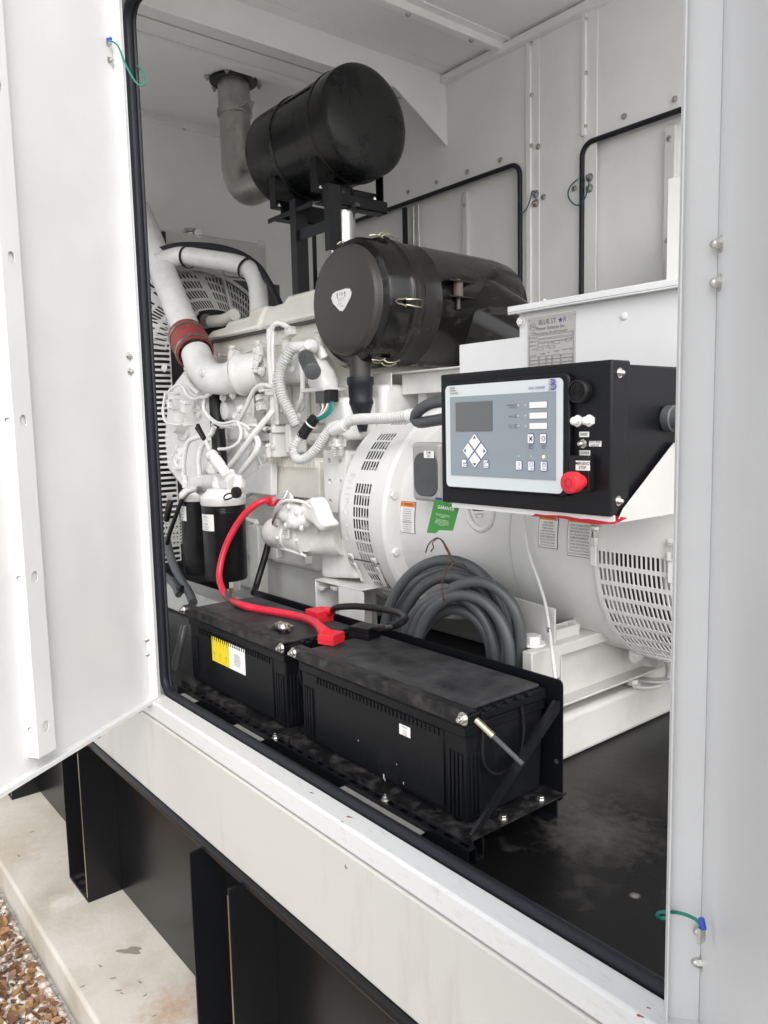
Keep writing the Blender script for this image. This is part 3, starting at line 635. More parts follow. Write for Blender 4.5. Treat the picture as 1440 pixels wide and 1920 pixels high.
b.text(L, .0040, ((lm+lx1)/2, Yt, (lz0+lz1)/2-.004), (1,0,0), (0,0,1), sx=.62, space=.95); b.build('lettering', 'ink', case1)
Y2 = BY0 + .0042
a = P(749, 1355, Y=Y2); c = P(770, 1387, Y=Y2)
st = decal('white_sticker', case2, 'paper', quad(a.x, c.x, c.z+.003, a.z-.001, Y2), (0,-1,0))
b = MB(); cx = (a.x+c.x)/2; cz = (a.z+c.z)/2
b.text('SM8D-A2-1150', .0045, (cx, Y2-.0012, cz+.008), (1,0,0), (0,0,1), sx=.6); b.text('6TMF6\n12V  1150A\n24 RI  30 AH', .0040, (cx, Y2-.0012, cz-.004), (1,0,0), (0,0,1), sx=.7); b.build('lettering', 'ink', case2)
Xe = BX[1][1] - .0035
a = P(911, 1360, X=Xe); c = P(934, 1350, X=Xe)
dd = [V(Xe, a.y, a.z-.006), V(Xe, c.y, a.z-.006), V(Xe, c.y, a.z+.007), V(Xe, a.y, a.z+.007)]
decal('white_sticker', case2, 'paper', dd, (1,0,0)); b = MB(); b.text('HAKF-M 230308', .0062, (Xe+.0012, (a.y+c.y)/2, a.z), (0,1,0), (0,0,1), sx=.55, bold=True); b.build('lettering', 'ink', case2)
# scuffs: chalky marks on the near battery's front
b = MB()
for (x, y, r) in [(720,1455,.0035),(722,1461,.002),(757,1468,.002),(672,1388,.0015),(744,1433,.0012)]:
    c = P(x, y, Y=Y2); b.prism([V(p.x, Y2-.0005, p.y) for p in [V(c.x+r*math.cos(t)*.6, c.z+r*math.sin(t)*(1.6+.5*math.sin(3*t)), 0) for t in [k*.63 for k in range(10)]]], (0, -.0003, 0))
b.build('scuff', 'grey_paint_and_shade', case2)
# ---- cable clamp, cables and boots
zt = BZ1
ct = P(532, 1178, Z=zt+.012)
cl = thing('battery_clamp', 'zinc battery terminal clamp with a grey cable on the left battery', 'clamp', (ct.x, ct.y, zt))
b = MB(); b.lathe((ct.x, ct.y, zt+.001), (0,0,1), [(0,.017),(.003,.017),(.003,.011),(.010,.010)], 24); b.build('terminal_post', 'cable_black', cl)
b = MB(); b.lathe((ct.x, ct.y, zt+.010), (0,0,1), [(0,.016),(.005,.017),(.013,.014),(.016,.011)], 16); b.cbox((ct.x-.012, ct.y, zt+.016), (.03, .022, .013)); b.cbox((ct.x+.018, ct.y+.006, zt+.017), (.022, .016, .011)); b.build('clamp_body', 'zinc', cl, bevel=.0015)
for dx_ in (-.012, .006, .022): fast('hex', 'zinc_gold', V(ct.x+dx_, ct.y-.002, zt+.022), (0.1,0,1), .0065, cl)
b = MB(); b.tube([V(ct.x-.022, ct.y-.002, zt+.018)] + [P(508,1180,Y=ct.y+.005), P(478,1175,Y=ct.y+.035), P(450,1157,Y=ct.y+.06), P(434,1136,Y=ct.y+.08), P(428,1115,Y=ct.y+.10), P(428,1106,Y=ct.y+.105)], .0105, seg=14); b.build('grey_cable', 'conduit_dark', cl)
def boot(px_, py_, Z, m, name, lab, w_=.058, d_=.05, h_=.030, parent=None, rz=0):
    c = P(px_, py_, Z=Z); b = MB(); b.M = Matrix.Translation((c.x, c.y, BZ1)) @ Matrix.Rotation(rz, 4, 'Z')
    b.box((-w_/2, -d_/2, .001), (w_/2, d_/2, h_*.45)); b.box((-w_/2-.0015, -d_/2-.0015, h_*.45), (w_/2+.0015, d_/2+.0015, h_*.52)); b.box((-w_/2, -d_/2, h_*.52), (w_/2, d_/2, h_))
    o = b.build(name, m, parent, bevel=.002); return o, c
# red cable from the starter to the near battery, with its square boot
rc = thing('red_battery_cable', 'long red battery cable looping from the starter down to the right battery', 'battery cable', (-1.6, 1.1, BZ1))
o, bc = boot(621, 1195, BZ1+.014, 'red_plastic', 'terminal_boot', '', .046, .050, .026, rc, rz=.35)
p1 = px([(509,940,1.36),(494,939,1.33),(474,950,1.30),(452,972,1.27),(432,1005,1.24),(418,1040,1.215),(411,1078,1.19),(417,1105,1.175),(428,1122,1.16)])
p1 += [P(x, y, Z=BZ1+h) for x, y, h in [(450,1133,.018),(480,1141,.014),(520,1148,.013),(560,1156,.016),(585,1164,.022),(600,1176,.024),(612,1190,.020)]]
b = MB(); b.tube(p1, .0108, seg=16, step=.008); b.build('cable', 'red', rc)
b = MB(); b.tube([p1[-2], p1[-1].lerp(bc + V(0,0,.004), .2)], [.012, .016], seg=14, smooth=False); b.build('boot_neck', 'red_plastic', rc)
c0 = P(512, 940, Y=1.36); b = MB(); b.cbox(c0, (.035, .03, .032)); b.build('terminal_boot', 'red_plastic', rc, bevel=.006, label='small red boot on the starter end')
# black jumper: red boot on the left battery to black boot on the right
jc = thing('black_jumper_cable', 'black jumper cable between the two batteries with one red boot and one black boot', 'battery cable', (-1.45, 1.1, BZ1))
o, rb = boot(599, 1153, BZ1+.016, 'red_plastic', 'red_boot', '', .058, .054, .032, jc, rz=.0)
o, bb_ = boot(684, 1183, BZ1+.016, 'black_frame', 'black_boot', '', .062, .052, .030, jc, rz=.25)
q = [rb + V(.028, .02, .010)] + [P(x, y, Y=Y) for x, y, Y in [(632,1139,1.16),(670,1137,1.18),(715,1142,1.19),(748,1150,1.17),(760,1160,1.13),(742,1172,1.09),(722,1176,1.065)]] 
b = MB(); b.tube(q + [bb_ + V(.03, .01, .012)], .0085, seg=14, step=.008); b.build('cable', 'cable_black', jc)
b = MB(); b.tube([rb + V(.02,.012,.012), q[0].lerp(q[1], .3)], [.013, .010], seg=14, smooth=False); b.build('boot_neck', 'red_plastic', jc)
# black latch bar behind the left battery's lid
# ================================================================== CONDUIT COIL
coil = thing('conduit_coil', 'coil of thick grey flexible conduit hanging behind the right battery, tied with brown wire', 'conduit coil', (-1.35, 1.3, .95))
def loop(cx, cy, rx, ry, a0, a1, Y, dy, r, n=22, tilt=0, ph=0):
    pts = []
    for k in range(n + 1):
        t = k / n; a = math.radians(a0 + (a1 - a0) * t)
        x = cx + rx*math.cos(a)*math.cos(tilt) - ry*math.sin(a)*math.sin(tilt); y = cy - ry*math.sin(a)*math.cos(tilt) - rx*math.cos(a)*math.sin(tilt)
        pts.append(P(x, y, Y=Y + dy*(t-.5) + .02*math.cos(a+ph)))
    b = MB(); b.tube(pts, r, seg=16, step=.006); 
    return b.build('conduit_loop', 'conduit', coil)
R_ = .0132
for (cx_, cy_, rx_, ry_, a0_, a1_, Y_, dy_, ti_) in [(836,1200,116,150,200,-20,1.30,.03,0),(846,1214,112,140,205,-28,1.335,.03,.06),(840,1226,100,146,190,-25,1.31,-.02,-.07),(852,1222,98,112,195,-30,1.28,.02,-.05),
        (848,1252,84,134,200,-20,1.275,.02,.02),(858,1262,90,122,195,-25,1.35,.02,-.10),(866,1240,90,124,190,-25,1.265,.02,-.04),(884,1212,92,122,125,-30,1.29,.03,-.15),(834,1262,92,178,185,-15,1.325,.02,.03),
        (862,1212,104,100,188,-22,1.36,.02,.08),(890,1240,90,150,110,-28,1.34,.02,-.05),(828,1212,106,132,196,-15,1.345,.03,.04),(850,1240,72,98,200,-20,1.30,.02,.0),(842,1206,120,142,200,-26,1.375,.02,-.02)]:
    loop(cx_, cy_, rx_, ry_, a0_, a1_, Y_, dy_, R_, tilt=ti_)
b = MB(); b.tube([P(x, y, Y=Y) for x, y, Y in [(798,1036,1.29),(803,1022,1.285),(812,1012,1.28),(822,1009,1.275),(830,1016,1.27),(836,1028,1.26),(842,1040,1.25),(849,1055,1.245),(845,1062,1.24),(836,1075,1.235),(830,1090,1.235),(829,1108,1.235),(832,1124,1.24),(838,1128,1.25)]], .0016, seg=6, step=.004)
b.tube([P(x, y, Y=Y) for x, y, Y in [(808,1034,1.29),(813,1026,1.285),(811,1018,1.285),(820,1010,1.272),(828,1012,1.265),(835,1022,1.258),(843,1036,1.25),(848,1050,1.245),(858,1056,1.24),(868,1058,1.25),(874,1063,1.27)]], .0016, seg=6, step=.004)
b.build('tie_wire', 'rust_wire', coil)
# ================================================================== ALTERNATOR
AYc, AZc = 1.76, 1.365
alt = thing('alternator', 'large white round alternator with slotted cooling bands at both ends', 'alternator', (-1.5, AYc, 1.02))
def cylmap(r): return lambda x, a: V(x, AYc - r*math.cos(a), AZc + r*math.sin(a))
Rc = .332
# perforated band: angle 0 faces the camera side (-Y), + is up
def band(x0, x1, nx, rows, hole, a_rng, r, name, mname, skip=None, lab=None):
    xs = [x0 + (x1-x0)*k/nx for k in range(nx+1)]; n = rows; as_ = [a_rng[0] + (a_rng[1]-a_rng[0])*k/n for k in range(n+1)]
    b = MB(); b.slots(cylmap(r), xs, as_, hole, npt=12, skip=skip); return b.build(name, mname, alt, solid=.002, label=lab)
sk = set((i, j) for i in range(6) for j in range(40) if j in (9, 22, 28, 31))
band(-1.912, -1.832, 6, 34, (.0050, .046), (-2.2, 1.55), Rc, 'slotted_band', 'alt_paint', skip=lambda i, j: j in (10, 23, 28))
b = MB(); n = 60; a0, a1 = -2.6, 2.2
def strip(x0, x1, r, a0, a1, n=60): 
    f = cylmap(r); return [f(x, a0 + (a1-a0)*k/n) for k in range(n+1) for x in (x0, x1)], [[2*k, 2*k+1, 2*k+3, 2*k+2] for k in range(n)]
b.add(*strip(-1.975, -1.912, Rc, -3.1, 3.1, 80)); b.build('plain_band', 'alt_paint', alt, solid=.002)
b = MB(); b.add(*strip(-1.832, -1.800, Rc+.0005, -3.1, 3.1, 80)); b.build('band_edge', 'alt_paint', alt, solid=.002)
b = MB(); b.add(*strip(-1.912, -1.832, Rc-.0005, 1.56, 4.0, 50)); b.build('plain_band', 'alt_paint', alt, solid=.002)
# inner drum and dark interior
b = MB(); b.lathe((-2.0, AYc, AZc), (1,0,0), [(0, .30), (.03, .315), (.035, .25), (.19, .25), (.20, .315)], 64); b.build('rotor_housing', 'conduit_dark', alt)
b = MB()
for k in range(60):
    a = 2*math.pi*k/60; b.M = Matrix.Translation((-1.87, AYc, AZc)) @ Matrix.Rotation(a, 4, 'X'); b.box((-.045, -.004, .25), (.045, .003, .30))
b.M = None; b.build('fan_blades', 'grey_paint_and_shade', alt, kind='stuff')
# flange ring with bolts
b = MB(); b.lathe((-1.806, AYc, AZc), (1,0,0), [(0, .30), (0, .338), (.006, .346), (.052, .346), (.064, .340), (.070, .322), (.073, .300)], 96, cap0=False, cap1=False); b.build('flange_ring', 'alt_paint', alt, ang=25)
for k in range(12):
    a = math.radians(-16 + k*30); fast('hex', 'engine_paint', V(-1.742, AYc - .322*math.cos(a), AZc + .322*math.sin(a)), (1,0,0), .013, alt)
# body: smooth barrel
b = MB(); b.lathe((-1.735, AYc, AZc), (1,0,0), [(0, .300), (.010, .303), (.30, .304), (.690, .304)], 96, cap0=False, cap1=False); b.build('barrel', 'alt_paint', alt)
b = MB(); b.lathe((-1.30, AYc, AZc), (1,0,0), [(0, .3045), (.0015, .3052), (.003, .3045)], 96, cap0=False, cap1=False); b.build('weld_seam', 'grey_paint_and_shade', alt)
# rear cowl with slots
Rg = .309
band(-1.036, -.695, 31, 13, (.0037, .047), (-1.62, .0), Rg, 'rear_grille', 'alt_paint', lab='slotted cooling grille at the rear end')
b = MB(); b.add(*strip(-1.046, -.695, Rg, .0005, 4.62, 90)); b.build('rear_cowl', 'alt_paint', alt, solid=.002); b = MB(); b.add(*strip(-1.046, -1.036, Rg, -1.62, 0, 40)); b.build('cowl_edge', 'alt_paint', alt, solid=.002)
b = MB(); b.lathe((-1.13, AYc, AZc), (1,0,0), [(0, .19), (.10, .22), (.26, .22), (.40, .18)], 40); b.build('exciter', 'conduit_dark', alt)
b = MB(); b.lathe((-1.10, AYc, AZc), (1,0,0), [(0, .25), (.012, .262), (.03, .262), (.04, .24)], 60); b.lathe((-.92, AYc, AZc), (1,0,0), [(0, .25), (.012, .262), (.03, .262), (.04, .24)], 60); b.build('windings', 'grey_paint_and_shade', alt)
# door latches
def latch(cx, cz_a, r, par, ln=.05):
    f = cylmap(r); c = f(cx, cz_a); nrm = V(0, -math.cos(cz_a), math.sin(cz_a)); tn = V(0, math.sin(cz_a), math.cos(cz_a))
    M0 = Matrix(((1, tn.x, nrm.x, c.x), (0, tn.y, nrm.y, c.y), (0, tn.z, nrm.z, c.z), (0, 0, 0, 1)))
    b = MB(); b.M = M0; b.box((-.010, ln*.4, 0), (.010, ln*.62, .008)); b.box((-.008, -ln*.62, .004), (.008, ln*.0, .009)); b.box((-.009, 0, .002), (.009, ln*.25, .012)); b.build('latch', 'engine_paint', par, bevel=.002)
    b = MB(); b.M = M0; b.tube([V(-.006, ln*.1, .013), V(-.006, ln*.5, .012), V(.006, ln*.5, .012), V(.006, ln*.1, .013)], .0013, seg=6, smooth=False); b.build('latch_loop', 'zinc', par)
latch(-1.945, -.50, Rc+.003, alt, .085); latch(-1.83, -.50, Rc+.003, alt, .085)
b = MB(); b.add(*strip(-1.975, -1.80, Rc+.003, -.42, -.405, 2)); b.build('cover_seam', 'conduit_dark', alt)
latch(P(1116, 1010, Y=1.45).x, .02, Rg, alt, .075); latch(P(1262, 1040, Y=1.45).x, -.02, Rg, alt, .075)
# raised lettering on the plain band
b = MB(); word = 'CoroCooling'
for k, ch in enumerate(word):
    a = -.20 + k*.060; f = cylmap(Rc+.0022); c = f(-1.945, a); tn = V(0, math.sin(a), math.cos(a)); b.text(ch, .036, c, tn, (-1,0,0))
b.build('raised_lettering', 'white_door_dimmed', alt, solid=.0015)
# labels on the barrel
def curved(name, pxl, r, m, zofs=0, a=None):
    # rectangle on the barrel: x range and angle range from its corner pixels
    pass
def barrel_hit(x_, y_, r=.304):
    v = Vector((x_ - 720, y_ - 960, FPX)); d = Vector((AX.dot(v), AY.dot(v), AZ.dot(v)))
    oy, oz = CAM.y - AYc, CAM.z - AZc; A = d.y**2 + d.z**2; B = 2*(oy*d.y + oz*d.z); C = oy*oy + oz*oz - r*r
    D = B*B - 4*A*C
    if D < 0: D = 0
    t = (-B - math.sqrt(D)) / (2*A); p = CAM + d*t; return p, math.atan2(p.z - AZc, AYc - p.y)
def barrel_label(cx, cy, w_, h_, head, lines, body_label, pict=False, r=.304, hd=.16):
    p, a = barrel_hit(cx, cy, r); da = h_/2/r; f = cylmap(r+.0012)
    def rect(x0, x1, a0, a1, m, nm, rr=0, lab=None):
        f2 = cylmap(r+.0008+rr); n = 8; b = MB()
        b.add([f2(x, a0+(a1-a0)*k/n) for k in range(n+1) for x in (x0, x1)], [[2*k, 2*k+1, 2*k+3, 2*k+2] for k in range(n)]); return b.build(nm, m, alt if nm != 'label_band' else L, solid=.0004, label=lab)
    rect(p.x-w_/2-.0015, p.x+w_/2+.0015, a-da-.005, a+da+.005, 'ink', 'label_border')
    L = rect(p.x-w_/2, p.x+w_/2, a-da, a+da, 'paper', 'warning_label', .0006, body_label)
    rect(p.x-w_/2+.001, p.x+w_/2-.001, a+da-2*da*hd, a+da-.003, 'orange', 'label_band', .0012)
    b = MB(); n = len(lines)
    for k, (t, sz, bd) in enumerate([(head, 2*da*hd*r*.72, True)]):
        aa = a+da-da*hd; c = cylmap(r+.0026)(p.x+.004, aa); tn = V(0, math.sin(aa), math.cos(aa)); b.text(t, sz, c, (1,0,0), tn, bold=True, sx=.8)
        c = cylmap(r+.0026)(p.x-w_*.40, aa); b.text('A', sz, c, (1,0,0), tn, bold=True)
    rows = n; top = a+da-2*da*hd-.01; dl_ = (top-(a-da+.006))/rows
    for k, (t, big) in enumerate(lines):
        aa = top - dl_*(k+.5); c = cylmap(r+.0024)(p.x, aa); tn = V(0, math.sin(aa), math.cos(aa))
        b.text(t, dl_*r*(1.0 if big else .82), c, (1,0,0), tn, sx=min(1, w_*.92/(max(1,len(t))*dl_*r*(.62 if big else .50))))
    b.build('lettering', 'ink', L)
    return L, p, a
W1 = [(t, b_) for t, b_ in [('To reduce risk of fire use only',0),('on circuits of proper rating.',0),('Read all manuals before',0),('servicing this machine and',0),('keep all guards in place',0),('during operation.',0),('AVERTISSEMENT',1),('Pour reduire le risque',0),('de choc electrique ou de feu',0),('lire les manuels avant',0),('tout entretien.',0)]]
barrel_label(764, 970, .062, .088, 'WARNING', W1, 'warning label left of the green tag')
W2 = [('HIGH SPEED',0),('COMPONENTS',0),('KEEP HANDS',0),('AND CLOTHING',0),('AWAY FROM FAN',0),('AVERTISSEMENT',1),('PIECES EN ROTATION RAPIDE',0),('TENIR LES MAINS ELOIGNEES',0),('DU VENTILATEUR',0)]
barrel_label(1028, 996, .055, .078, 'WARNING', W2, 'warning label with a hand and fan pictogram')
W3 = [('DISCONNECT ALL POWER SOURCES BEFORE',0),('SERVICING. INSTALL AND SERVICE ONLY BY',0),('TRAINED PERSONNEL. KEEP ALL COVERS ON',0),('AT ALL TIMES DURING OPERATION',0),('AVERTISSEMENT',1),('COUPER TOUTES LES SOURCES AVANT',0),('ENTRETIEN. SERVICE PAR PERSONNEL',0),('QUALIFIE SEULEMENT. GARDER TOUS LES',0),('COUVERCLES EN PLACE PENDANT',0),('LE FONCTIONNEMENT',0)]
barrel_label(1087, 1006, .066, .092, 'WARNING', W3, 'wide warning label under the red tag')
# thin white cable hanging down over the barrel
wc = thing('thin_white_cable', 'thin white cable hanging from the control panel shelf down the alternator', 'cable', (-1.15, 1.4, 1.0))
b = MB(); b.tube([P(x, y, Y=Y) for x, y, Y in [(983,965,1.44),(985,1000,1.435),(992,1040,1.43),(1008,1085,1.42),(1022,1130,1.40),(1030,1180,1.36),(1036,1230,1.30),(1041,1272,1.28),(1043,1300,1.265)]], .0035, seg=8); b.build('cable', 'white_door_dimmed', wc)
fast('hex', 'zinc', P(1030, 1182, Y=1.355), (0,-1,0), .005, wc, 'clip_screw')
b = MB(); q = [P(x, y, Y=1.38) for x, y in [(876,940),(877,962),(884,980),(900,993),(914,988),(922,972),(923,950)]]; b.tube(q, .0085, seg=12); wl2 = b.build('white_cable_loop', 'alt_paint'); tag(wl2, 'short white hose loop drooping under the control panel shelf', 'hose loop')

# ================================================================== SKID
sk = thing('genset_skid', 'off-white steel skid beam under the alternator with a bolted cross member', 'skid', (-2.2, 1.7, FL))
p0 = P(1055, 1430, Z=FL); Xs = p0.x
zt_ = P(1055, 1345, X=Xs).z
b = MB(); b.box((Xs-.16, 1.32, FL), (Xs, 2.35, zt_)); b.build('tube_beam', 'skid_paint', sk, bevel=.014, seg=4)
b = MB(); b.box((-3.4, 1.40, FL), (Xs-.16, 1.52, zt_)); b.box((-3.4, 2.0, FL), (Xs-.16, 2.12, zt_)); b.build('side_rail', 'skid_paint', sk, bevel=.01)
Xf = Xs + .012; zb0 = zt_ + .004
zf = P(1054, 1322, X=Xf).z; ztf = P(1050, 1229, X=Xf).z
b = MB(); b.box((Xs-.13, 1.36, zf-.006), (Xf, 2.3, zf)); b.build('lower_flange', 'skid_paint', sk, bevel=.0015)
b = MB(); b.box((Xf-.045, 1.36, zf), (Xf-.039, 2.2, ztf)); b.build('web', 'skid_paint', sk)
b = MB(); b.box((Xf-.13, 1.34, ztf-.004), (Xf-.004, 2.25, ztf+.022)); b.build('top_flange', 'skid_paint', sk, bevel=.002)
b = MB(); b.box((Xf-.039, 1.40, zf), (Xf-.002, 1.404, ztf-.004)); b.build('stiffener', 'skid_paint', sk); b = MB(); b.box((Xf-.039, 1.80, zf), (Xf-.002, 1.804, ztf-.004)); b.build('stiffener', 'skid_paint', sk)
# corner block with big bolt
c = P(1012, 1245, Y=1.30); b = MB(); b.box((c.x-.05, 1.30, ztf-.055), (Xf-.003, 1.40, ztf+.024)); b.build('corner_block', 'skid_paint', sk, bevel=.003)
c = P(1000, 1226, Y=1.36); fast('hex', 'engine_paint', V(c.x, 1.355, ztf+.024), (0,0,1), .023, sk)
# gusset plates holding the alternator foot
for (pa, pb, pc, pd, Yp) in [((962,1120),(1040,1142),(1040,1215),(985,1215),1.40)]:
    q = [P(*t, Y=Yp) for t in (pa, pb, pc, pd)]; b = MB(); b.prism([V(q[0].x, Yp, q[0].z), V(q[1].x, Yp, q[1].z), V(q[1].x, Yp, ztf+.022), V(q[3].x-.02, Yp, ztf+.022)], (0, .006, 0)); b.build('alternator_foot', 'skid_paint', sk, bevel=.001)
q0 = P(1042, 1170, Y=1.46); q1 = P(1064, 1176, Y=1.46)
b = MB(); b.box((q0.x, 1.405, ztf+.022), (q0.x+.004, 1.60, q0.z)); b.box((q0.x, 1.50, ztf+.022), (q1.x, 1.506, q1.z)); b.box((q1.x-.004, 1.42, ztf+.022), (q1.x, 1.50, q1.z)); b.build('alternator_foot', 'skid_paint', sk, bevel=.001)
b = MB(); b.box((Xf-.12, 1.55, ztf+.022), (Xf-.01, 2.05, ztf+.06)); b.build('foot_rail', 'skid_paint', sk, bevel=.003)
# vibration isolator
iso = thing('vibration_mount', 'white rubber cup vibration mount with bolts at the end of the cross member', 'mount', (-1.05, 1.9, zt_))
c = P(1222, 1270, X=Xs-.03); cy = c.y
b = MB(); b.lathe((Xs-.04, cy, zt_), (0,0,1), [(0, .075), (.006, .075), (.008, .052), (.03, .054), (.05, .046), (.062, .03)], 36); b.build('cup', 'skid_paint', iso)
fast('hex', 'engine_paint', V(Xs-.04, cy, zt_+.062), (0,0,1), .020, iso); fast('hex', 'engine_paint', P(1187, 1282, Z=zt_+.008), (0,0,1), .014, iso)
fast('hex', 'engine_paint', P(1190, 1225, X=Xf+.004), (1,0,0), .018, sk)
b = MB(); b.tube([P(x, y, X=Xs+.02) for x, y in [(1205,1218),(1235,1222),(1252,1245),(1254,1268),(1240,1284),(1215,1290),(1190,1288)]], .005, seg=8); o = b.build('bonding_strap', 'grey_paint_and_shade', iso)
b = MB(); b.tube([P(x, y, Y=Y) for x, y, Y in [(1205,1370,1.95),(1240,1400,2.0),(1290,1450,2.05)]], .016, seg=12); b.tube([P(x, y, Y=Y) for x, y, Y in [(1185,1385,1.95),(1230,1415,2.0),(1290,1475,2.02)]], .014, seg=12)
o = b.build('floor_conduit', 'conduit_dark'); tag(o, 'two dark conduits on the floor behind the skid beam at right', 'conduit')

# ================================================================== JUNCTION BOX (big white box on the alternator)
TY = 1.36
jb = thing('junction_box', 'large white stepped steel box mounted above the alternator, carrying the rating plate', 'junction box', (-.8, 1.7, 1.66))
p1 = P(965, 590, Y=TY); p2 = P(860, 650, Y=TY); p3 = P(960, 630, Y=TY)
x_s, z_t, x_l, z_s = p1.x+.012, P(1100, 566, Y=TY).z, p2.x, (p2.z+p3.z)/2
b = MB(); b.prism([V(x_l, TY, 1.60), V(-.42, TY, 1.60), V(-.42, TY, z_t), V(x_s, TY, z_t), V(x_s, TY, z_s), V(x_l, TY, z_s)], (0, .62, 0)); jbb = b.build('box_body', 'white_door_dimmed', jb, bevel=.004, seg=3)
b = MB(); b.box((x_s-.018, TY-.018, z_t), (-.42, TY+.64, z_t+.014)); b.box((x_s-.018, TY-.018, z_t-.004), (-.42, TY-.014, z_t)); b.build('lid', 'white_door_dimmed', jb, bevel=.002)
fast('hex', 'engine_paint', P(978, 603, Y=TY), (0,-1,0), .009, jb); fast('rivet', 'zinc', P(1020, 574, Y=TY)+V(0,0,.012), (0,0,1), .006, jb)
fast('rivet', 'white_door_dimmed', P(1170, 593, Y=TY), (0,-1,0), .008, jb)
# rating plate
a = P(990, 597, Y=TY); c = P(1080, 586, Y=TY); d_ = P(992, 684, Y=TY)
rx0, rx1, rz1 = a.x, c.x, (a.z+c.z)/2+.001; rz0 = d_.z-.02
pl = decal('rating_plate', jb, 'plate', quad(rx0, rx1, rz0, rz1, TY), (0,-1,0), thick=.0010)
TT = TY - .0020; wd = rx1-rx0
b = MB(); ru = (1,0,0); rv = (0,0,1)
def rp(u, v): return V(rx0 + wd*u, TT, rz1 - wd*v)
b.text('BLUE ST', .0150, rp(.24, .10), ru, rv, 'LEFT', bold=True, sx=.88); b.text('R', .0150, rp(.755, .10), ru, rv, 'LEFT', bold=True, sx=.9)
b.text('Power Systems Inc.', .0105, rp(.50, .20), ru, rv, bold=True, sx=.95); b.text('North Mankato, MN  (507) 345-8750', .0058, rp(.5, .275), ru, rv)
b.text('c', .008, rp(.055, .17), ru, rv); b.text('UL', .010, rp(.12, .15), ru, rv, bold=True); b.text('US', .0055, rp(.20, .18), ru, rv); b.text('LISTED', .0048, rp(.12, .26), ru, rv, bold=True)
b.lathe(rp(.12, .15), (0,-1,0), [(0, .0085), (.0001, .0085), (.0001, .0076)], 20, cap1=False, cap0=False)
rows = [('MODEL', .05, .35, .40, .2), ('SERIAL NO.', .05, .42, .38, .28), ('RATING', .05, .49, .35, .2), ('KW', .05+.42, .49, 0, 0), ('RPM', .10, .56, 0, 0)]
for t, u, v in [('MODEL',.05,.34),('SERIAL #',.05,.405),('RATING',.05,.47),('KVA',.48,.45),('P.F.',.72,.43),('RPM',.10,.535),('HZ',.40,.52),('VOLTS',.07,.635),('PHASE',.27,.62),('PF',.44,.61),('AMPS',.58,.60),('AMPS / TERM',.74,.59),('INS CLASS',.05,.97),('TEMP RISE',.33,.95),('AMB',.70,.93),('FIELD VOLTS',.08,1.03),('FIELD AMPS',.42,1.01)]:
    b.text(t, .0050, rp(u, v), ru, rv, 'LEFT')
for t in range(4): b.text('______', .004, rp(.90, .05+.02*t), ru, rv)
def line(u0, v0, u1, v1):
    a_ = rp(u0, v0); c_ = rp(u1, v1); b.box((min(a_.x, c_.x)-.0003, TT-.0002, min(a_.z, c_.z)-.0003), (max(a_.x, c_.x)+.0003, TT, max(a_.z, c_.z)+.0003))
def rct(u0, v0, u1, v1): line(u0, v0, u1, v0); line(u0, v1, u1, v1); line(u0, v0, u0, v1); line(u1, v0, u1, v1)
line(.04,.295,.96,.295); line(.04,.295,.04,1.15); line(.96,.295,.96,1.15)
for r in [(.2,.315,.94,.36),(.24,.38,.94,.425),(.22,.445,.45,.49),(.55,.43,.69,.475),(.80,.41,.92,.455),(.2,.515,.34,.555),(.47,.50,.58,.54),(.24,.95,.30,.99),(.50,.93,.62,.97),(.79,.91,.90,.95),(.30,1.01,.38,1.05),(.62,.99,.72,1.03)]: rct(*r)
for k in range(4):
    for (u0, u1) in ((.05,.24),(.26,.40),(.42,.52),(.54,.70),(.72,.95)): rct(u0, .66+k*.062, u1, .715+k*.062)
b.build('lettering', 'ink_grey', pl)
b = MB(); st_ = rp(.70, .10); pts = []
for k in range(10):
    a_ = math.pi/2 + k*math.pi/5; r_ = .0062 if k % 2 == 0 else .0026; pts.append(V(st_.x + r_*math.cos(a_), TT, st_.z + r_*math.sin(a_)))
b.prism(pts, (0, -.0002, 0)); b.build('star', 'ink_blue', pl)
for u, v in ((.03,.03),(.97,.03)): fast('rivet', 'zinc', rp(u, v), (0,-1,0), .003, pl, 'rivet')

# ================================================================== CONTROL PANEL
CY = 1.13
cp = thing('control_panel', 'black generator control panel box with a grey keypad display and a red stop button', 'control panel', (-1.0, 1.25, 1.48))
hx0 = (P(822,705,Y=CY).x + P(832,945,Y=CY).x)/2; hx1 = (P(1140,672,Y=CY).x + P(1152,966,Y=CY).x)/2
hz1 = (P(822,705,Y=CY).z + P(1140,672,Y=CY).z)/2; hz0 = (P(832,945,Y=CY).z + P(1152,966,Y=CY).z)/2
b = MB(); b.box((hx0, CY, hz0), (hx1, CY+.055, hz1)); b.box((hx0+.006, CY+.0551, hz0+.006), (hx1-.006, CY+.235, hz1-.006)); hs_ = b.build('housing', 'black_frame', cp, bevel=.004, seg=3)
for zz in (hz1-.022, hz0+.026): fast('acorn', 'zinc', V(hx1, CY+.022, zz), (1,0,0), .0058, hs_, 'screw')
c = P(1248, 785, X=hx1); b = MB(); b.lathe((hx1-.006, CY+.175, c.z), (1,0,0), [(0,.020),(.004,.020),(.004,.024),(.018,.024),(.02,.021),(.05,.019)], 24); b.build('cable_gland', 'conduit', cp)
def prr(x0, x1, z0, z1, r, y0, y1, name, m, par, bev=0):
    b = MB(); b.prism(rrect(x0, x1, z0, z1, r, y0, n=6), (0, y1-y0, 0)); return b.build(name, m, par, bevel=bev)
bx0, bx1 = -1.187, -.867; bz0, bz1 = 1.503, 1.742
bx0 = (P(835,722,Y=CY-.012).x); bx1 = P(1068,715,Y=CY-.012).x; bz1 = P(950,708,Y=CY-.012).z; bz0 = P(950,924,Y=CY-.012).z
kp = prr(bx0, bx1, bz0, bz1, .014, CY, CY-.013, 'bezel', 'black_frame', cp, .003)
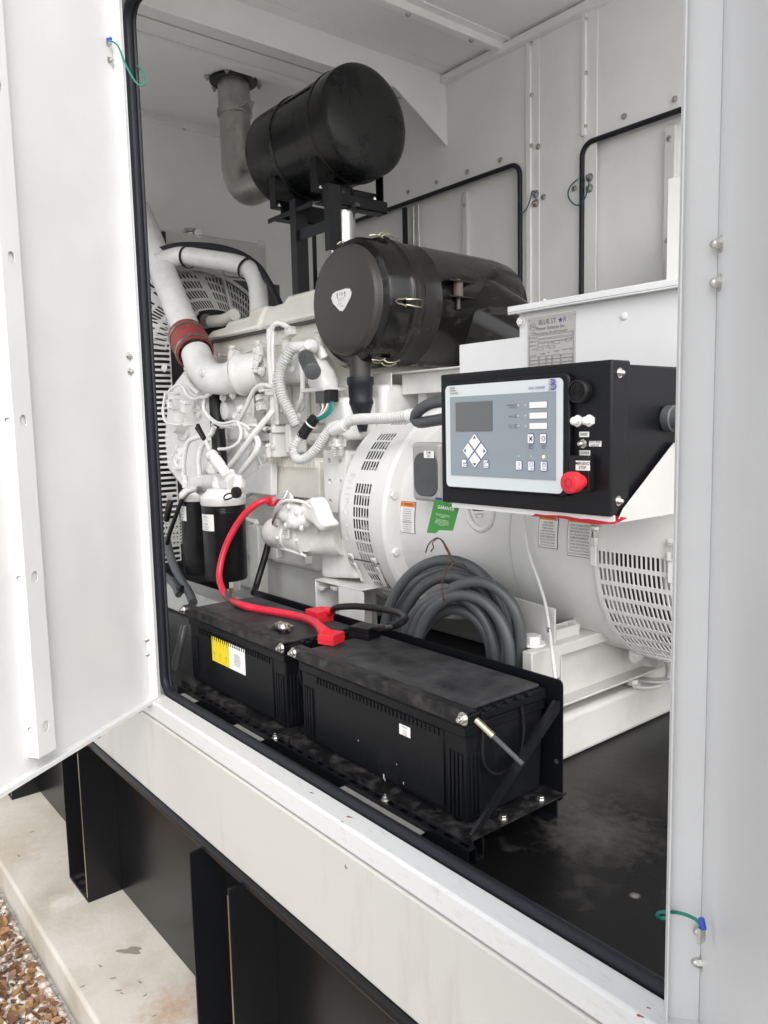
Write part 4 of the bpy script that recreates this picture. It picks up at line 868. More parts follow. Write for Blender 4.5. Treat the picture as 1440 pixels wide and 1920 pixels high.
Yk = CY - .0132
def k2(u, v, Y=None): return P(820+u*.31944, 560+v*.31944, Y=Y if Y is not None else Yk)
fx0 = (k2(45,520).x + k2(60,1095).x)/2; fx1 = (k2(735,470).x + k2(742,1140).x)/2; fz1 = (k2(60,512).z + k2(725,465).z)/2; fz0 = (k2(75,1102).z + k2(725,1145).z)/2
kf = prr(fx0, fx1, fz0, fz1, .010, Yk, Yk-.001, 'keypad_face', 'panel_face', kp)
ix0 = (k2(73,575).x + k2(88,1035).x)/2; ix1 = (k2(697,543).x + k2(703,1068).x)/2; iz1 = (k2(73,578).z + k2(697,543).z)/2; iz0 = (k2(88,1035).z + k2(703,1068).z)/2
Y3 = Yk - .001; decal('keypad_inset', kf, 'panel_inset', quad(ix0, ix1, iz0, iz1, Y3), (0,-1,0))
Y4 = Y3 - .0012
sx0 = (k2(111,612).x + k2(118,775).x)/2; sx1 = (k2(326,602).x + k2(328,776).x)/2; sz1 = (k2(111,612).z + k2(326,602).z)/2; sz0 = (k2(118,775).z + k2(328,776).z)/2
decal('screen_frame', kf, 'ink_grey', quad(sx0-.001, sx1+.001, sz0-.001, sz1+.001, Y4+.0003), (0,-1,0), .0004); decal('screen', kf, 'screen', quad(sx0, sx1, sz0, sz1, Y4-.0002), (0,-1,0), .0004)
def K(u, v): p = k2(u, v, Y4); return V(p.x, Y4, p.z)
def btn(u, v, w_, h_, name='button', dia=False):
    c = K(u, v)
    for (gr, m, dy) in ((.0012, 'ink_blue', 0), (0, 'button_white', .0008)):
        if dia: pts = [V(c.x + (w_+gr)*math.cos(t), Y4-dy, c.z + (h_+gr)*math.sin(t)) for t in (0, math.pi/2, math.pi, 3*math.pi/2)]
        else: pts = rrect(c.x-w_/2-gr, c.x+w_/2+gr, c.z-h_/2-gr, c.z+h_/2+gr, .0015+gr, Y4-dy, n=3)
        b = MB(); b.prism(pts, (0, -.0005, 0)); o = b.build(name if gr == 0 else 'button_rim', m, kf)
    return c
c0 = K(221, 893); dd_ = .0178
for (dx_, dz_) in ((0, dd_), (0, -dd_), (dd_, 0), (-dd_, 0)):
    cc = V(c0.x+dx_, Y4, c0.z+dz_)
    for (gr, m, dy) in ((.0010, 'ink_blue', 0), (-.0003, 'button_white', .0008)):
        pts = [V(cc.x + (.0158+gr)*math.cos(t), Y4-dy, cc.z + (.0158+gr)*math.sin(t)) for t in (0, math.pi/2, math.pi, 3*math.pi/2)]
        b = MB(); b.prism(pts, (0, -.0005, 0)); b.build('button' if gr < 0 else 'button_rim', m, kf)
    L_ = math.hypot(dx_, dz_); ux, uz = dx_/L_, dz_/L_; b = MB()
    tip = V(cc.x+ux*.0115, Y4-.0014, cc.z+uz*.0115); ba = V(cc.x+ux*.0065, Y4-.0014, cc.z+uz*.0065); pr = V(-uz, 0, ux)*.0042
    b.prism([tip, ba+pr, ba-pr], (0, -.0002, 0)); b.build('arrow_mark', 'ink', kf)
btn(160, 966, .0125, .0150); btn(288, 971, .0125, .0150)
for (u, v) in ((480,978),(552,982),(626,983)): btn(u, v, .0135, .0165)
for (u, v) in ((549,822),(623,821)): btn(u, v, .0135, .0165)
for (u, v) in ((592,623),(593,686),(593,747)): 
    c = K(u, v); decal('blank_label', kf, 'ink_grey', quad(c.x-.0208, c.x+.0208, c.z-.0062, c.z+.0062, Y4+.0003), (0,-1,0), .0004); decal('blank_label', kf, 'button_white', quad(c.x-.0200, c.x+.0200, c.z-.0055, c.z+.0055, Y4-.0002), (0,-1,0), .0004)
for k, (u, v) in enumerate(((475,627),(517,625),(475,687),(518,687),(475,748),(518,748),(478,925),(550,927),(624,928))):
    b = MB(); b.lathe(K(u, v), (0,-1,0), [(0, .0021), (.0008, .0019), (.0011, .0008)], 12); b.build('led', 'led_on' if k == 8 else 'led_off', kf, label='lit green lamp' if k == 8 else None)
b = MB(); Yl = Y4 - .0016
def KL(u, v): p = k2(u, v, Yl); return V(p.x, Yl, p.z)
X1, Z1 = (1,0,0), (0,0,1)
b.text('Digital\nGenset\nController', .0058, KL(72, 541), X1, Z1, 'LEFT', space=.95, bold=True)
for t, u, v in [('Supplying\nLoad',443,630),('Alarm',443,690),('Not in\nAuto',443,749)]: b.text(t, .0042, KL(u, v), X1, Z1, 'RIGHT')
for t, u, v in [('Alarm\nSilence',549,870),('Lamp\nTest',624,870)]: b.text(t, .0046, KL(u, v), X1, Z1)
for t, u, v in [('Edit',160,980),('Reset',288,985),('Run',480,996),('Off',552,1000),('Auto',626,999)]: b.text(t, .0042, KL(u, v), X1, Z1)
def KL2(u, v, dy=0): p = KL(u, v); return p
c = KL(480, 972); b.box((c.x-.0004, Yl-.0002, c.z-.004), (c.x+.0004, Yl, c.z+.004))
c = KL(552, 974); b.lathe(c, (0,-1,0), [(0, .0040), (.0002, .0040), (.0002, .0033)], 18, cap1=False, cap0=False)
c = KL(626, 974); b.lathe(c, (0,-1,0), [(0, .0038), (.0002, .0038), (.0002, .0031)], 18, cap1=False, cap0=False); b.box((c.x-.0004, Yl-.0003, c.z), (c.x+.0004, Yl, c.z+.005))
c = KL(162, 966); b.box((c.x-.004, Yl-.0002, c.z-.0006), (c.x+.004, Yl, c.z+.0004)); b.box((c.x+.0032, Yl-.0002, c.z), (c.x+.004, Yl, c.z+.004)); b.prism([c+V(-.005,0,0), c+V(-.002,0,.002), c+V(-.002,0,-.002)], (0,-.0002,0))
c = KL(287, 966); b.box((c.x-.004, Yl-.0002, c.z+.002), (c.x+.003, Yl, c.z+.0028)); b.box((c.x-.004, Yl-.0002, c.z-.003), (c.x-.0032, Yl, c.z+.002)); b.prism([c+V(.006,0,.0024), c+V(.0025,0,.0045), c+V(.0025,0,.0003)], (0,-.0002,0))
c = KL(549, 822); b.prism([c+V(-.003,0,-.0015), c+V(-.001,0,-.0015), c+V(.002,0,-.004), c+V(.002,0,.004), c+V(-.001,0,.0015), c+V(-.003,0,.0015)], (0,-.0002,0)); b.tube([c+V(-.004,-.0004,.005), c+V(.004,-.0004,-.005)], .0004, seg=4, smooth=False); b.tube([c+V(.004,-.0004,.005), c+V(-.004,-.0004,-.005)], .0004, seg=4, smooth=False)
c = KL(623, 821); b.lathe(c, (0,-1,0), [(0, .0034), (.0002, .0034), (.0002, .0026)], 18, cap1=False, cap0=False)
for t in range(8): q_ = V(math.cos(t*math.pi/4), 0, math.sin(t*math.pi/4)); b.tube([c+q_*.0040, c+q_*.0056], .0004, seg=4, smooth=False)
for (u, v, tri) in ((458,629,0),(459,689,1),(461,748,0)):
    c = KL(u, v)
    if tri: q_ = [c+V(-.003,-.0003,-.0025), c+V(.003,-.0003,-.0025), c+V(0,-.0003,.003)]
    else: q_ = [c+V(-.0028,-.0003,-.0028), c+V(.0028,-.0003,-.0028), c+V(.0028,-.0003,.0028), c+V(-.0028,-.0003,.0028)]
    b.tube(q_ + [q_[0]], .00035, seg=4, smooth=False)
b.build('lettering', 'ink', kf)
b = MB(); b.text('DGC-2020HD', .0066, KL(583, 524), X1, Z1, bold=True, sx=.95)
c = KL(678, 503)
# B-shaped maker's mark drawn as two nested strokes, small word up its left side
for k, rr_ in enumerate((.0012, )):
    pts = [c+V(-.0055,0,.0085), c+V(.002,0,.0085), c+V(.005,0,.0065), c+V(.005,0,.003), c+V(.002,0,.0008), c+V(.006,0,-.001), c+V(.0068,0,-.005), c+V(.004,0,-.0085), c+V(-.0055,0,-.0085)]
    b.tube(pts, .0009, seg=6, smooth=False); b.tube([c+V(-.0055,0,0.0005), c+V(.002,0,.0008)], .0009, seg=6, smooth=False)
    b.tube([c+V(-.0055,0,.0060), c+V(.001,0,.0060), c+V(.0028,0,.0045), c+V(.001,0,.0030), c+V(-.0055,0,.0030)], .0006, seg=6, smooth=False); b.tube([c+V(-.0055,0,-.0025), c+V(.002,0,-.0025), c+V(.0042,0,-.0045), c+V(.002,0,-.0062), c+V(-.0055,0,-.0062)], .0006, seg=6, smooth=False)
b.text('Basler Electric', .0040, c+V(-.0085,0,0), (0,0,1), (-1,0,0)); b.build('maker_mark', 'ink_blue', kf)
# right column: horn, lamps, switch, stop button
c = k2(850, 545, CY); b = MB(); b.lathe(c, (0,-1,0), [(0, .0205), (.014, .0205), (.016, .0190), (.0165, .0165), (.013, .0160)], 36); hn = b.build('alarm_horn', 'cable_black', cp)
b = MB()
for r_ in (.003, .0065, .010, .0135): b.lathe(c+V(0,-.0130,0), (0,-1,0), [(0, r_), (.0018, r_), (.0018, r_-.0016), (0, r_-.0016)], 30, cap0=False, cap1=False)
b.build('horn_rings', 'cable_black', hn)
for (u, v) in ((830,718),(898,716)):
    c = k2(u, v, CY); b = MB(); b.lathe(c, (0,-1,0), [(0, .0105), (.006, .0105), (.0065, .009)], 6); b.lathe(c+V(0,-.006,0), (0,-1,0), [(0, .0075), (.010, .0070), (.014, .004), (.015, .001)], 18); b.build('lamp_cap', 'button_white', cp, label='small white capped lamp')
c = k2(862, 851, CY); b = MB(); b.lathe(c, (0,-1,0), [(0, .0085), (.004, .0085)], 6); b.lathe(c+V(0,-.004,0), (0,-1,0), [(0, .0058), (.008, .0055), (.012, .003)], 16); b.build('adjust_switch', 'zinc', cp)
def plate_(u0, v0, u1, v1, txt, sz, nm='small_label', sxx=.9):
    a_ = k2(u0, v0, CY); c_ = k2(u1, v1, CY); o = decal(nm, cp, 'paper', quad(a_.x, c_.x, c_.z, a_.z, CY), (0,-1,0), .0008)
    b = MB(); b.text(txt, sz, ((a_.x+c_.x)/2, CY-.0018, (a_.z+c_.z)/2), X1, Z1, sx=sxx, bold=True); b.build('lettering', 'ink', o)
plate_(836, 781, 892, 812, 'RAISE', .0068); plate_(893, 835, 964, 868, 'VOLTAGE\nADJUST', .0060); plate_(836, 890, 898, 921, 'LOWER', .0068)
c = k2(860, 1030, CY)
prr(c.x-.020, c.x+.022, c.z-.030, c.z+.033, .004, CY, CY-.016, 'stop_base', 'cable_black', cp, .001)
a_ = k2(815, 950, CY-.016); c_ = k2(897, 1010, CY-.016); o = decal('stop_label', cp, 'paper', quad(a_.x, c_.x, c_.z, a_.z, CY-.0162), (0,-1,0), .0008)
b = MB(); b.text('EMERGENCY\nSTOP', .0072, ((a_.x+c_.x)/2, CY-.0182, (a_.z+c_.z)/2), X1, Z1, sx=.85, bold=True); b.build('lettering', 'ink', o)
c = k2(845, 1060, CY-.016); b = MB(); b.lathe((c.x, CY-.016, c.z-.004), (0,-1,0), [(0, .012), (.014, .012), (.016, .0180), (.030, .0190), (.034, .0182), (.036, .015)], 32); sb_ = b.build('stop_button', 'red_plastic', cp)
b = MB(); b.lathe((c.x, CY-.0522, c.z-.004), (0,-1,0), [(0, .008), (.0004, .008), (.0004, .0065), (0,.0065)], 20, cap0=False, cap1=False); b.build('turn_mark', 'red_tag', sb_)
for k_, (u, lab_) in enumerate(((244, ''), (925, ''))):
    p_ = k2(u, 1235 if k_ == 0 else 1290, CY+.05); b = MB(); b.cyl((p_.x, CY+.05, hz0-.018), (p_.x, CY+.05, hz0), .014, 18); b.build('rubber_foot', 'conduit', cp)
    fast('hex', 'zinc', V(p_.x, CY+.05, hz0-.026), (0,0,-1), .008, cp)
# shelf that carries the control panel
sh = thing('panel_shelf', 'white folded steel shelf with sloping side gusset under the control panel', 'shelf', (-.95, 1.3, 1.46))
zsh = hz0 - .008; ga = P(1180, 977, X=hx1+.004); 
b = MB(); b.box((hx0+.02, CY+.012, zsh-.003), (hx1+.002, TY, zsh)); b.box((hx0+.02, CY+.009, zsh-.003), (hx1+.002, CY+.012, zsh+.010)); b.build('shelf_plate', 'alt_paint', sh, bevel=.0008)
xg = hx1 + .003; 
b = MB(); b.prism([V(xg, CY+.012, zsh-.003), V(xg, TY, zsh-.003), V(xg, TY, P(1262,830,X=xg).z), V(xg, P(1262,830,X=xg).y, P(1262,830,X=xg).z), V(xg, CY+.03, zsh+.02)], (.003, 0, 0)); b.build('side_gusset', 'gusset_dimmed_white', sh, bevel=.0008)
# red tag lying on the shelf front
b = MB(); pts = [(1015,963,.02),(1060,968,.01),(1100,975,0),(1140,975,0),(1172,966,.01)]
vs = []; fs = []
for i, (x, y, d_) in enumerate(pts):
    a_ = P(x, y, Y=CY+.03-d_*.0); vs += [V(a_.x, CY+.002, zsh-.004+.003*math.sin(i*1.7)), V(a_.x+.01, CY+.022, zsh+.0065+.002*math.cos(i*2))]
for i in range(len(pts)-1): fs.append([2*i, 2*i+2, 2*i+3, 2*i+1])
b.add(vs, fs); o = b.build('red_tag', 'red_tag', solid=.0006); tag(o, 'bent red card tag on the shelf under the control panel', 'tag')
# green guarantee tag
gt = thing('green_tag', 'green warranty card tag with GARANTIE in white, hanging under the control panel', 'tag', P(835, 965, Y=1.14))
gp = [(815,936),(863,944),(849,995),(823,994),(817,1000),(800,999)]
G = [P(x, y, Y=1.15) for x, y in gp]; b = MB(); b.prism(G, (0, .0006, 0)); gg = b.build('tag_card', 'green_tag', gt)
gx = (G[1]-G[0]).normalized(); gz = V(0,0,1); gz = (gz - gx*gz.dot(gx)).normalized(); gz = (G[0]-G[5]).normalized()
gz = V(gz.x*.6, 0, gz.z).normalized()
b = MB(); Yg = 1.1488
b.text('GARANTIE', .0105, V(P(836,953,Y=Yg).x, Yg, P(836,953,Y=Yg).z), gx, gz, bold=True, sx=1.0)
b.text('Veuillez remplir ce formulaire de garantie\net le retourner avec les details de votre\ninstallation.\n\nPlease register this alternator and\nreturn the card within thirty days of\ninstallation so that your warranty stays\nvalid for the full period. Keep this card\nwith the manual.', .0030, V(P(829,975,Y=Yg).x, Yg, P(829,975,Y=Yg).z), gx, gz, sx=.9); b.build('lettering', 'paper', gg)
b = MB(); b.tube([P(x, y, Y=Y) for x, y, Y in [(842,945,1.149),(848,941,1.145),(855,937,1.15),(860,942,1.155),(848,946,1.148)]], .0009, seg=5); b.build('tag_string', 'paper', gt)
b = MB(); a_ = P(816, 934, Y=1.152); c_ = P(828, 938, Y=1.152); b.box((a_.x, 1.152, c_.z), (c_.x, 1.153, a_.z+.002)); b.build('blue_edge', 'ink_blue', gt)
# receptacle cover (clear grey) with its white label, left of the control panel
rcv = thing('outlet_cover', 'clear grey bubble outlet cover with a white OUT OF ORDER style label beside the control panel', 'outlet cover', P(810, 880, Y=1.40))
rcv['label'] = 'clear grey bubble cover over an outlet, its white sticker reading DUMP GFCI'
a_ = P(789, 835, Y=1.43); c_ = P(830, 940, Y=1.43)
b = MB(); b.prism(rrect(a_.x, c_.x+.03, c_.z, a_.z+.01, .015, 1.44), (0, -.045, 0)); b.build('bubble', 'clear_grey', rcv, bevel=.010, seg=4)
b = MB(); b.prism(rrect(a_.x+.012, c_.x+.02, c_.z+.015, a_.z-.018, .03, 1.396), (0, -.004, 0)); b.build('lens', 'conduit', rcv, bevel=.002)
a_ = P(795, 845, Y=1.39); c_ = P(814, 859, Y=1.39)
o = decal('white_sticker', rcv, 'paper', quad(a_.x, c_.x, c_.z, a_.z, 1.390), (0,-1,0)); b = MB(); b.text('DUMP\nGFCI', .0085, ((a_.x+c_.x)/2, 1.3885, (a_.z+c_.z)/2), X1, Z1, bold=True, sx=.75); b.build('lettering', 'ink', o)
# ================================================================== AIR CLEANER
ACX, ACZ, ACY = -2.035, 2.040, 1.50
ac = thing('air_cleaner', 'big black drum air cleaner with wire clips and a white sticker on its face', 'air cleaner', (ACX, 1.8, 1.82))
b = MB(); b.lathe((ACX, ACY, ACZ), (0,1,0), [(0, .001), (0, .150), (.003, .162), (.012, .170), (.022, .172), (.027, .174)], 88, cap0=True); cap_ = b.build('end_cap', 'cleaner_cap', ac, ang=30)
b = MB(); b.lathe((ACX, ACY, ACZ), (0,1,0), [(.0265, .170), (.028, .1755), (.038, .192), (.048, .197), (.110, .199), (.124, .203), (.128, .207), (.142, .207)], 88, cap0=False); b.build('cap_rim', 'cleaner_black', ac, ang=30)
b = MB(); b.lathe((ACX, ACY+.142, ACZ), (0,1,0), [(0, .200), (.004, .204), (.012, .205), (.030, .203), (.035, .199), (.10, .198), (.105, .200), (.115, .198), (.36, .196), (.47, .194), (.53, .186), (.56, .16), (.565, .1)], 88, cap0=True); body_ = b.build('body', 'cleaner_black', ac, ang=30)
# slanted outlet hood growing out of the body towards +X and down
import math as _m
b = MB(); h_pts = resample([V(ACX-.02, 1.95, ACZ+.03), V(ACX+.31, 2.08, ACZ-.165)], .02)
b.tube(h_pts, [.165 - .05*k/len(h_pts) for k in range(len(h_pts))], seg=40, smooth=False, flat=(1.0, .92)); b.build('outlet_hood', 'cleaner_black', ac, ang=60)
b = MB(); b.lathe((ACX+.30, 2.09, ACZ-.17), (.8,.25,-.5), [(0,.10),(.03,.11),(.035,.115),(.07,.115),(.075,.11),(.16,.105)], 40); b.build('outlet_collar', 'rubber', ac)
# wire clips
def clip(phi):
    M0 = Matrix.Translation((ACX, ACY, ACZ)) @ Matrix.Rotation(phi, 4, 'Y'); r = .205
    M0 = Matrix.Translation((ACX, ACY, ACZ)); R0_ = Matrix.Rotation(phi, 4, 'Y')
    def q(s_, y_, rr): v = R0_ @ V(rr, 0, 0); t = R0_ @ V(0, 0, 1); return V(ACX, ACY+y_, ACZ) + v + t*s_
    b = MB()
    b.tube([q(-.010,.150,.212), q(-.011,.120,.222), q(-.009,.095,.221), q(-.008,.085,.212)], .0022, seg=7)
    b.tube([q(.010,.150,.212), q(.011,.120,.222), q(.009,.095,.221), q(.008,.085,.212)], .0022, seg=7)
    b.tube([q(-.012,.090,.209), q(-.008,.070,.215), q(-.006,.052,.212), q(0,.046,.208), q(.006,.052,.212), q(.008,.070,.215), q(.012,.090,.209)], .0022, seg=7)
    c_ = b.build('wire_clip', 'zinc_gold', ac)
    b = MB(); b.M = Matrix.Translation((ACX, ACY, ACZ)) @ R0_; b.box((.205, .088, -.008), (.213, .118, .008)); b.build('clip_tongue', 'cable_black', c_)
for ph in (-.12, -1.13, -1.95, -2.75, 1.12, 1.95, 2.75): clip(-ph)
# white shield sticker
c = P(640, 563, Y=ACY-.001); sc_ = .030; su_ = (P(660,563,Y=ACY).x - P(621,563,Y=ACY).x)/2.1
pts2 = [(-1.0,.45),(-.85,.85),(-.5,1.0),(.5,1.08),(.9,.95),(1.05,.5),(.95,.1),(.35,-.9),(.1,-1.15),(-.2,-1.0),(-.85,-.1)]
pts3 = [V(c.x+u*su_, ACY-.0004, c.z+v*sc_) for u, v in pts2]
decal('sticker_rim', cap_, 'ink_grey', [V(c.x+(p.x-c.x)*1.06, p.y, c.z+(p.z-c.z)*1.06) for p in pts3], (0,-1,0), .0006)
sk_ = decal('sticker', cap_, 'paper', [p+V(0,-.0008,0) for p in pts3], (0,-1,0), .0006)
b = MB(); b.text('TOP', .014, (c.x+.001, ACY-.0022, c.z+.018), X1, Z1, bold=True, sx=.85); b.text('INSTALL WITH\nARROWS UP', .0055, (c.x, ACY-.0022, c.z+.003), X1, Z1); b.text('HAUT\nHORIZONTAL', .0045, (c.x-.008, ACY-.0022, c.z-.008), X1, Z1)
for dx_ in (-.020, .021): b.prism([V(c.x+dx_-.004, ACY-.0021, c.z+.019), V(c.x+dx_+.004, ACY-.0021, c.z+.019), V(c.x+dx_, ACY-.0021, c.z+.026)], (0,-.0002,0)); b.box((c.x+dx_-.0014, ACY-.0023, c.z+.008), (c.x+dx_+.0014, ACY-.0021, c.z+.020))
b.build('lettering', 'ink', sk_)
b = MB(); b.text('Perkins', .0085, (c.x+.003, ACY-.0022, c.z-.018), X1, Z1, bold=True, sx=.75); b.build('lettering', 'sky_ink', sk_)
# drain spout + rubber dust valve
c = P(675, 690, Y=1.555); vx = c.x
b = MB(); b.lathe((vx, 1.555, ACZ-.165), (0,0,-1), [(0,.034),(.10,.034)], 28); b.build('dust_spout', 'cleaner_cap', ac)
b = MB(); zt0 = ACZ-.238
segs = [(0,.042,.042),(.006,.044,.044),(.022,.044,.044),(.028,.040,.040),(.070,.038,.038),(.076,.041,.041),(.086,.041,.041),(.090,.038,.038),(.135,.032,.020),(.175,.026,.006)]
n = 28
for (t, rx, ry) in segs:
    for j in range(n): a = 2*_m.pi*j/n; b.v.append(V(vx+rx*_m.cos(a), 1.555+ry*_m.sin(a), zt0-t))
for k in range(len(segs)-1):
    for j in range(n): b.f.append([k*n+j, k*n+(j+1)%n, (k+1)*n+(j+1)%n, (k+1)*n+j])
b.f.append([(len(segs)-1)*n+j for j in range(n)]); b.f.append(list(range(n)))
b.build('dust_valve', 'rubber', ac)
# side mount tab with rubber bushing
c = P(853, 545, X=ACX+.19); b = MB()
for dz_ in (.024, -.024): b.box((ACX+.13, c.y-.055, c.z+dz_-.002), (ACX+.225, c.y+.055, c.z+dz_+.002))
b.build('mount_tab', 'cleaner_black', ac)
b = MB(); b.cyl((ACX+.205, c.y, c.z-.022), (ACX+.205, c.y, c.z+.022), .016, 18); b.build('bushing', 'bushing_brown', ac); b = MB(); b.cyl((ACX+.205, c.y, c.z-.06), (ACX+.205, c.y, c.z+.034), .007, 12); b.build('mount_stud', 'conduit_dark', ac)
# carrier plate under the air cleaner
cb = thing('air_cleaner_bracket', 'white folded steel bracket under the black air cleaner', 'bracket', (-1.8, 1.8, 1.78))
p_a = P(690, 692, Y=1.50); p_b = P(735, 690, Y=1.50)
xq = P(700, 700, Y=1.66).x; b = MB(); b.box((xq, 1.66, 1.812), (-1.35, 2.1, 1.816)); b.box((xq, 1.655, 1.762), (xq+.10, 1.66, 1.816)); b.box((xq+.10, 1.70, 1.745), (-1.30, 1.705, 1.811)); b.build('bracket_plate', 'engine_paint', cb, bevel=.003)
b = MB(); b.box((-1.95, 1.74, 1.66), (-1.91, 1.80, 1.812)); b.build('bracket_leg', 'engine_paint', cb); b = MB(); b.box((-1.5, 1.75, 1.65), (-1.46, 1.80, 1.812)); b.build('bracket_leg', 'engine_paint', cb)

# ================================================================== MUFFLER
MX, MYc, MZc, Rm = -2.36, 1.879, 2.764, .200
mf = thing('muffler', 'large black cylindrical exhaust muffler hung high under the roof', 'muffler', (-2.7, MYc, 2.5))
Lm = .58
b = MB(); b.lathe((MX, MYc, MZc), (-1,0,0), [(-.018, .001), (-.017, .06), (-.012, .12), (-.004, .168), (.004, .186), (.016, Rm-.002), (.03, Rm), (.090, Rm), (.092, Rm+.003), (.098, Rm+.003), (.100, Rm-.003), (.36, Rm-.003), (.362, Rm+.002), (.368, Rm+.002), (.370, Rm-.001), (Lm-.03, Rm-.001), (Lm-.012, Rm-.01), (Lm, .15), (Lm+.012, .05), (Lm+.013, .001)], 96); b.build('shell', 'muffler_black', mf, ang=30)
for t_, r_ in ((.098, Rm+.0035), (.368, Rm+.0025)):
    b = MB(); b.lathe((MX-t_, MYc, MZc), (-1,0,0), [(0, r_-.002), (.0, r_), (.006, r_), (.006, r_-.003)], 96, cap0=False, cap1=False); b.build('band_seam', 'ink', mf)
b = MB(); b.box((MX-.40, MYc-Rm*.80-.004, MZc+.115), (MX-.12, MYc-Rm*.80, MZc+.118)); b.build('weld_line', 'muffler_black', mf)
# saddle brackets and stand
st = thing('muffler_stand', 'black angle iron stand carrying the muffler above the engine', 'stand', (-2.45, 1.75, 1.9))
def saddle(x):
    b = MB(); zb = MZc - Rm - .045
    b.box((x-.022, MYc-.155, zb-.0), (x+.022, MYc+.155, zb+.004)); b.box((x-.022, MYc-.155, zb+.004), (x-.016, MYc+.155, zb+.04))
    b.box((x-.022, MYc-.159, zb), (x+.022, MYc-.155, zb+.115)); b.box((x-.022, MYc+.155, zb), (x+.022, MYc+.159, zb+.115))
    s_ = b.build('saddle', 'black_frame', st, bevel=.001)
    for yy in (MYc-.13, MYc+.13): fast('stud', 'zinc', V(x, yy, zb+.004), (0,0,1), .009, s_)
    b = MB(); b.box((x-.025, MYc-.14, zb-.045), (x+.03, MYc+.17, zb-.040)); b.box((x+.025, MYc-.14, zb-.045), (x+.03, MYc+.17, zb)); b.build('cross_angle', 'black_frame', st, bevel=.001)
    return zb
zb_ = saddle(MX-.13); saddle(MX-.42)
def post(pxt, pxb, w_, Yp, nm='post'):
    a_ = P(pxt[0], pxt[1], Y=Yp); c_ = P(pxb[0], pxb[1], Y=Yp); xm = a_.x
    b = MB(); b.box((xm-w_/2, Yp-.003, c_.z), (xm+w_/2, Yp+.003, a_.z)); b.box((xm+w_/2-.006, Yp+.003, c_.z), (xm+w_/2, Yp+.05, a_.z)); return b.build(nm, 'black_frame', st), a_, c_
post((549, 375), (556, 575), .040, 1.70); 
o_, a1_, c1_ = post((612, 345), (613, 470), .030, 1.70)
a_ = P(563, 440, Y=1.705); c_ = P(613, 425, Y=1.705); b = MB(); b.box((a_.x-.02, 1.707, a_.z-.02), (c_.x+.02, 1.712, a_.z+.02)); b.box((a_.x-.02, 1.712, a_.z+.016), (c_.x+.02, 1.75, a_.z+.02)); b.build('cross_bar', 'black_frame', st)
b = MB(); b.box((MX-.43, 1.70, zb_-.062), (MX-.12, 1.705, zb_-.045)); b.build('top_rail', 'black_frame', st)
a_ = P(588, 450, Y=2.0); c_ = P(592, 520, Y=2.0); b = MB(); b.box((a_.x-.012, 2.0, c_.z-.2), (a_.x+.012, 2.006, zb_-.04)); b.build('post', 'black_frame', st)
# flexible exhaust from the turbo up into the muffler
fx = thing('exhaust_flex', 'shiny steel exhaust pipe rising behind the air cleaner into the muffler', 'exhaust pipe', (-2.4, 1.85, 1.95))
pf = P(641, 400, Y=MYc); b = MB(); b.cyl((pf.x, MYc, 1.95), (pf.x, MYc, 2.48), .052, 36); b.build('pipe', 'flex_steel', fx)
b = MB(); b.lathe((pf.x, MYc, 2.47), (0,0,1), [(0,.055),(.002,.060),(.018,.060),(.02,.055)], 36); b.box((pf.x+.05, MYc-.012, 2.475), (pf.x+.10, MYc+.012, 2.485)); b.build('band_clamp', 'conduit_dark', fx)
b = MB(); b.cyl((pf.x, MYc, 2.49), (pf.x, MYc, 2.56), .045, 28); b.build('inlet_neck', 'muffler_black', fx)
# tail pipe elbow to the roof
ep = thing('exhaust_elbow', 'dull steel exhaust elbow from the end of the muffler up through the roof flange', 'exhaust pipe', (-3.3, 1.9, 2.7))
ey = 1.925; ex = P(440, 150, Z=ZC).x; rr_ = .072
xm_ = MX - Lm + .02
R9 = .15
pts = [V(xm_, ey, MZc-.02), V(ex+R9, ey, MZc-.02)] + [V(ex+R9-R9*_m.sin(t), ey, MZc-.02+R9-R9*_m.cos(t)) for t in [k*_m.pi/2/10 for k in range(1, 11)]] + [V(ex, ey, ZC-.14)]
b = MB(); b.tube(pts, rr_, seg=40, smooth=False); b.build('elbow', 'stainless', ep, ang=60)
b = MB(); b.tube([V(ex, ey, ZC-.15), V(ex, ey, ZC-.005)], rr_+.003, seg=40, smooth=False); b.build('upper_pipe', 'stainless', ep)
b = MB(); b.lathe((ex, ey, ZC-.165), (0,0,1), [(0, rr_+.001), (.002, rr_+.010), (.026, rr_+.010), (.028, rr_+.001)], 40, cap0=False, cap1=False); b.prism([V(ex+.06, ey-.02, ZC-.155), V(ex+.155, ey-.018, ZC-.15), V(ex+.155, ey+.018, ZC-.15), V(ex+.06, ey+.05, ZC-.155)], (0,0,.008)); b.build('band_clamp', 'stainless', ep)
b = MB(); b.lathe((ex, ey, ZC-.014), (0,0,1), [(0, rr_+.038), (.01, rr_+.040), (.012, rr_)], 40); b.build('roof_flange', 'black_frame', ep)
for t in range(6): fast('stud', 'zinc', V(ex+.125*_m.cos(t*1.05+.3), ey+.125*_m.sin(t*1.05+.3), ZC-.006), (0,0,-1), .010, enc)

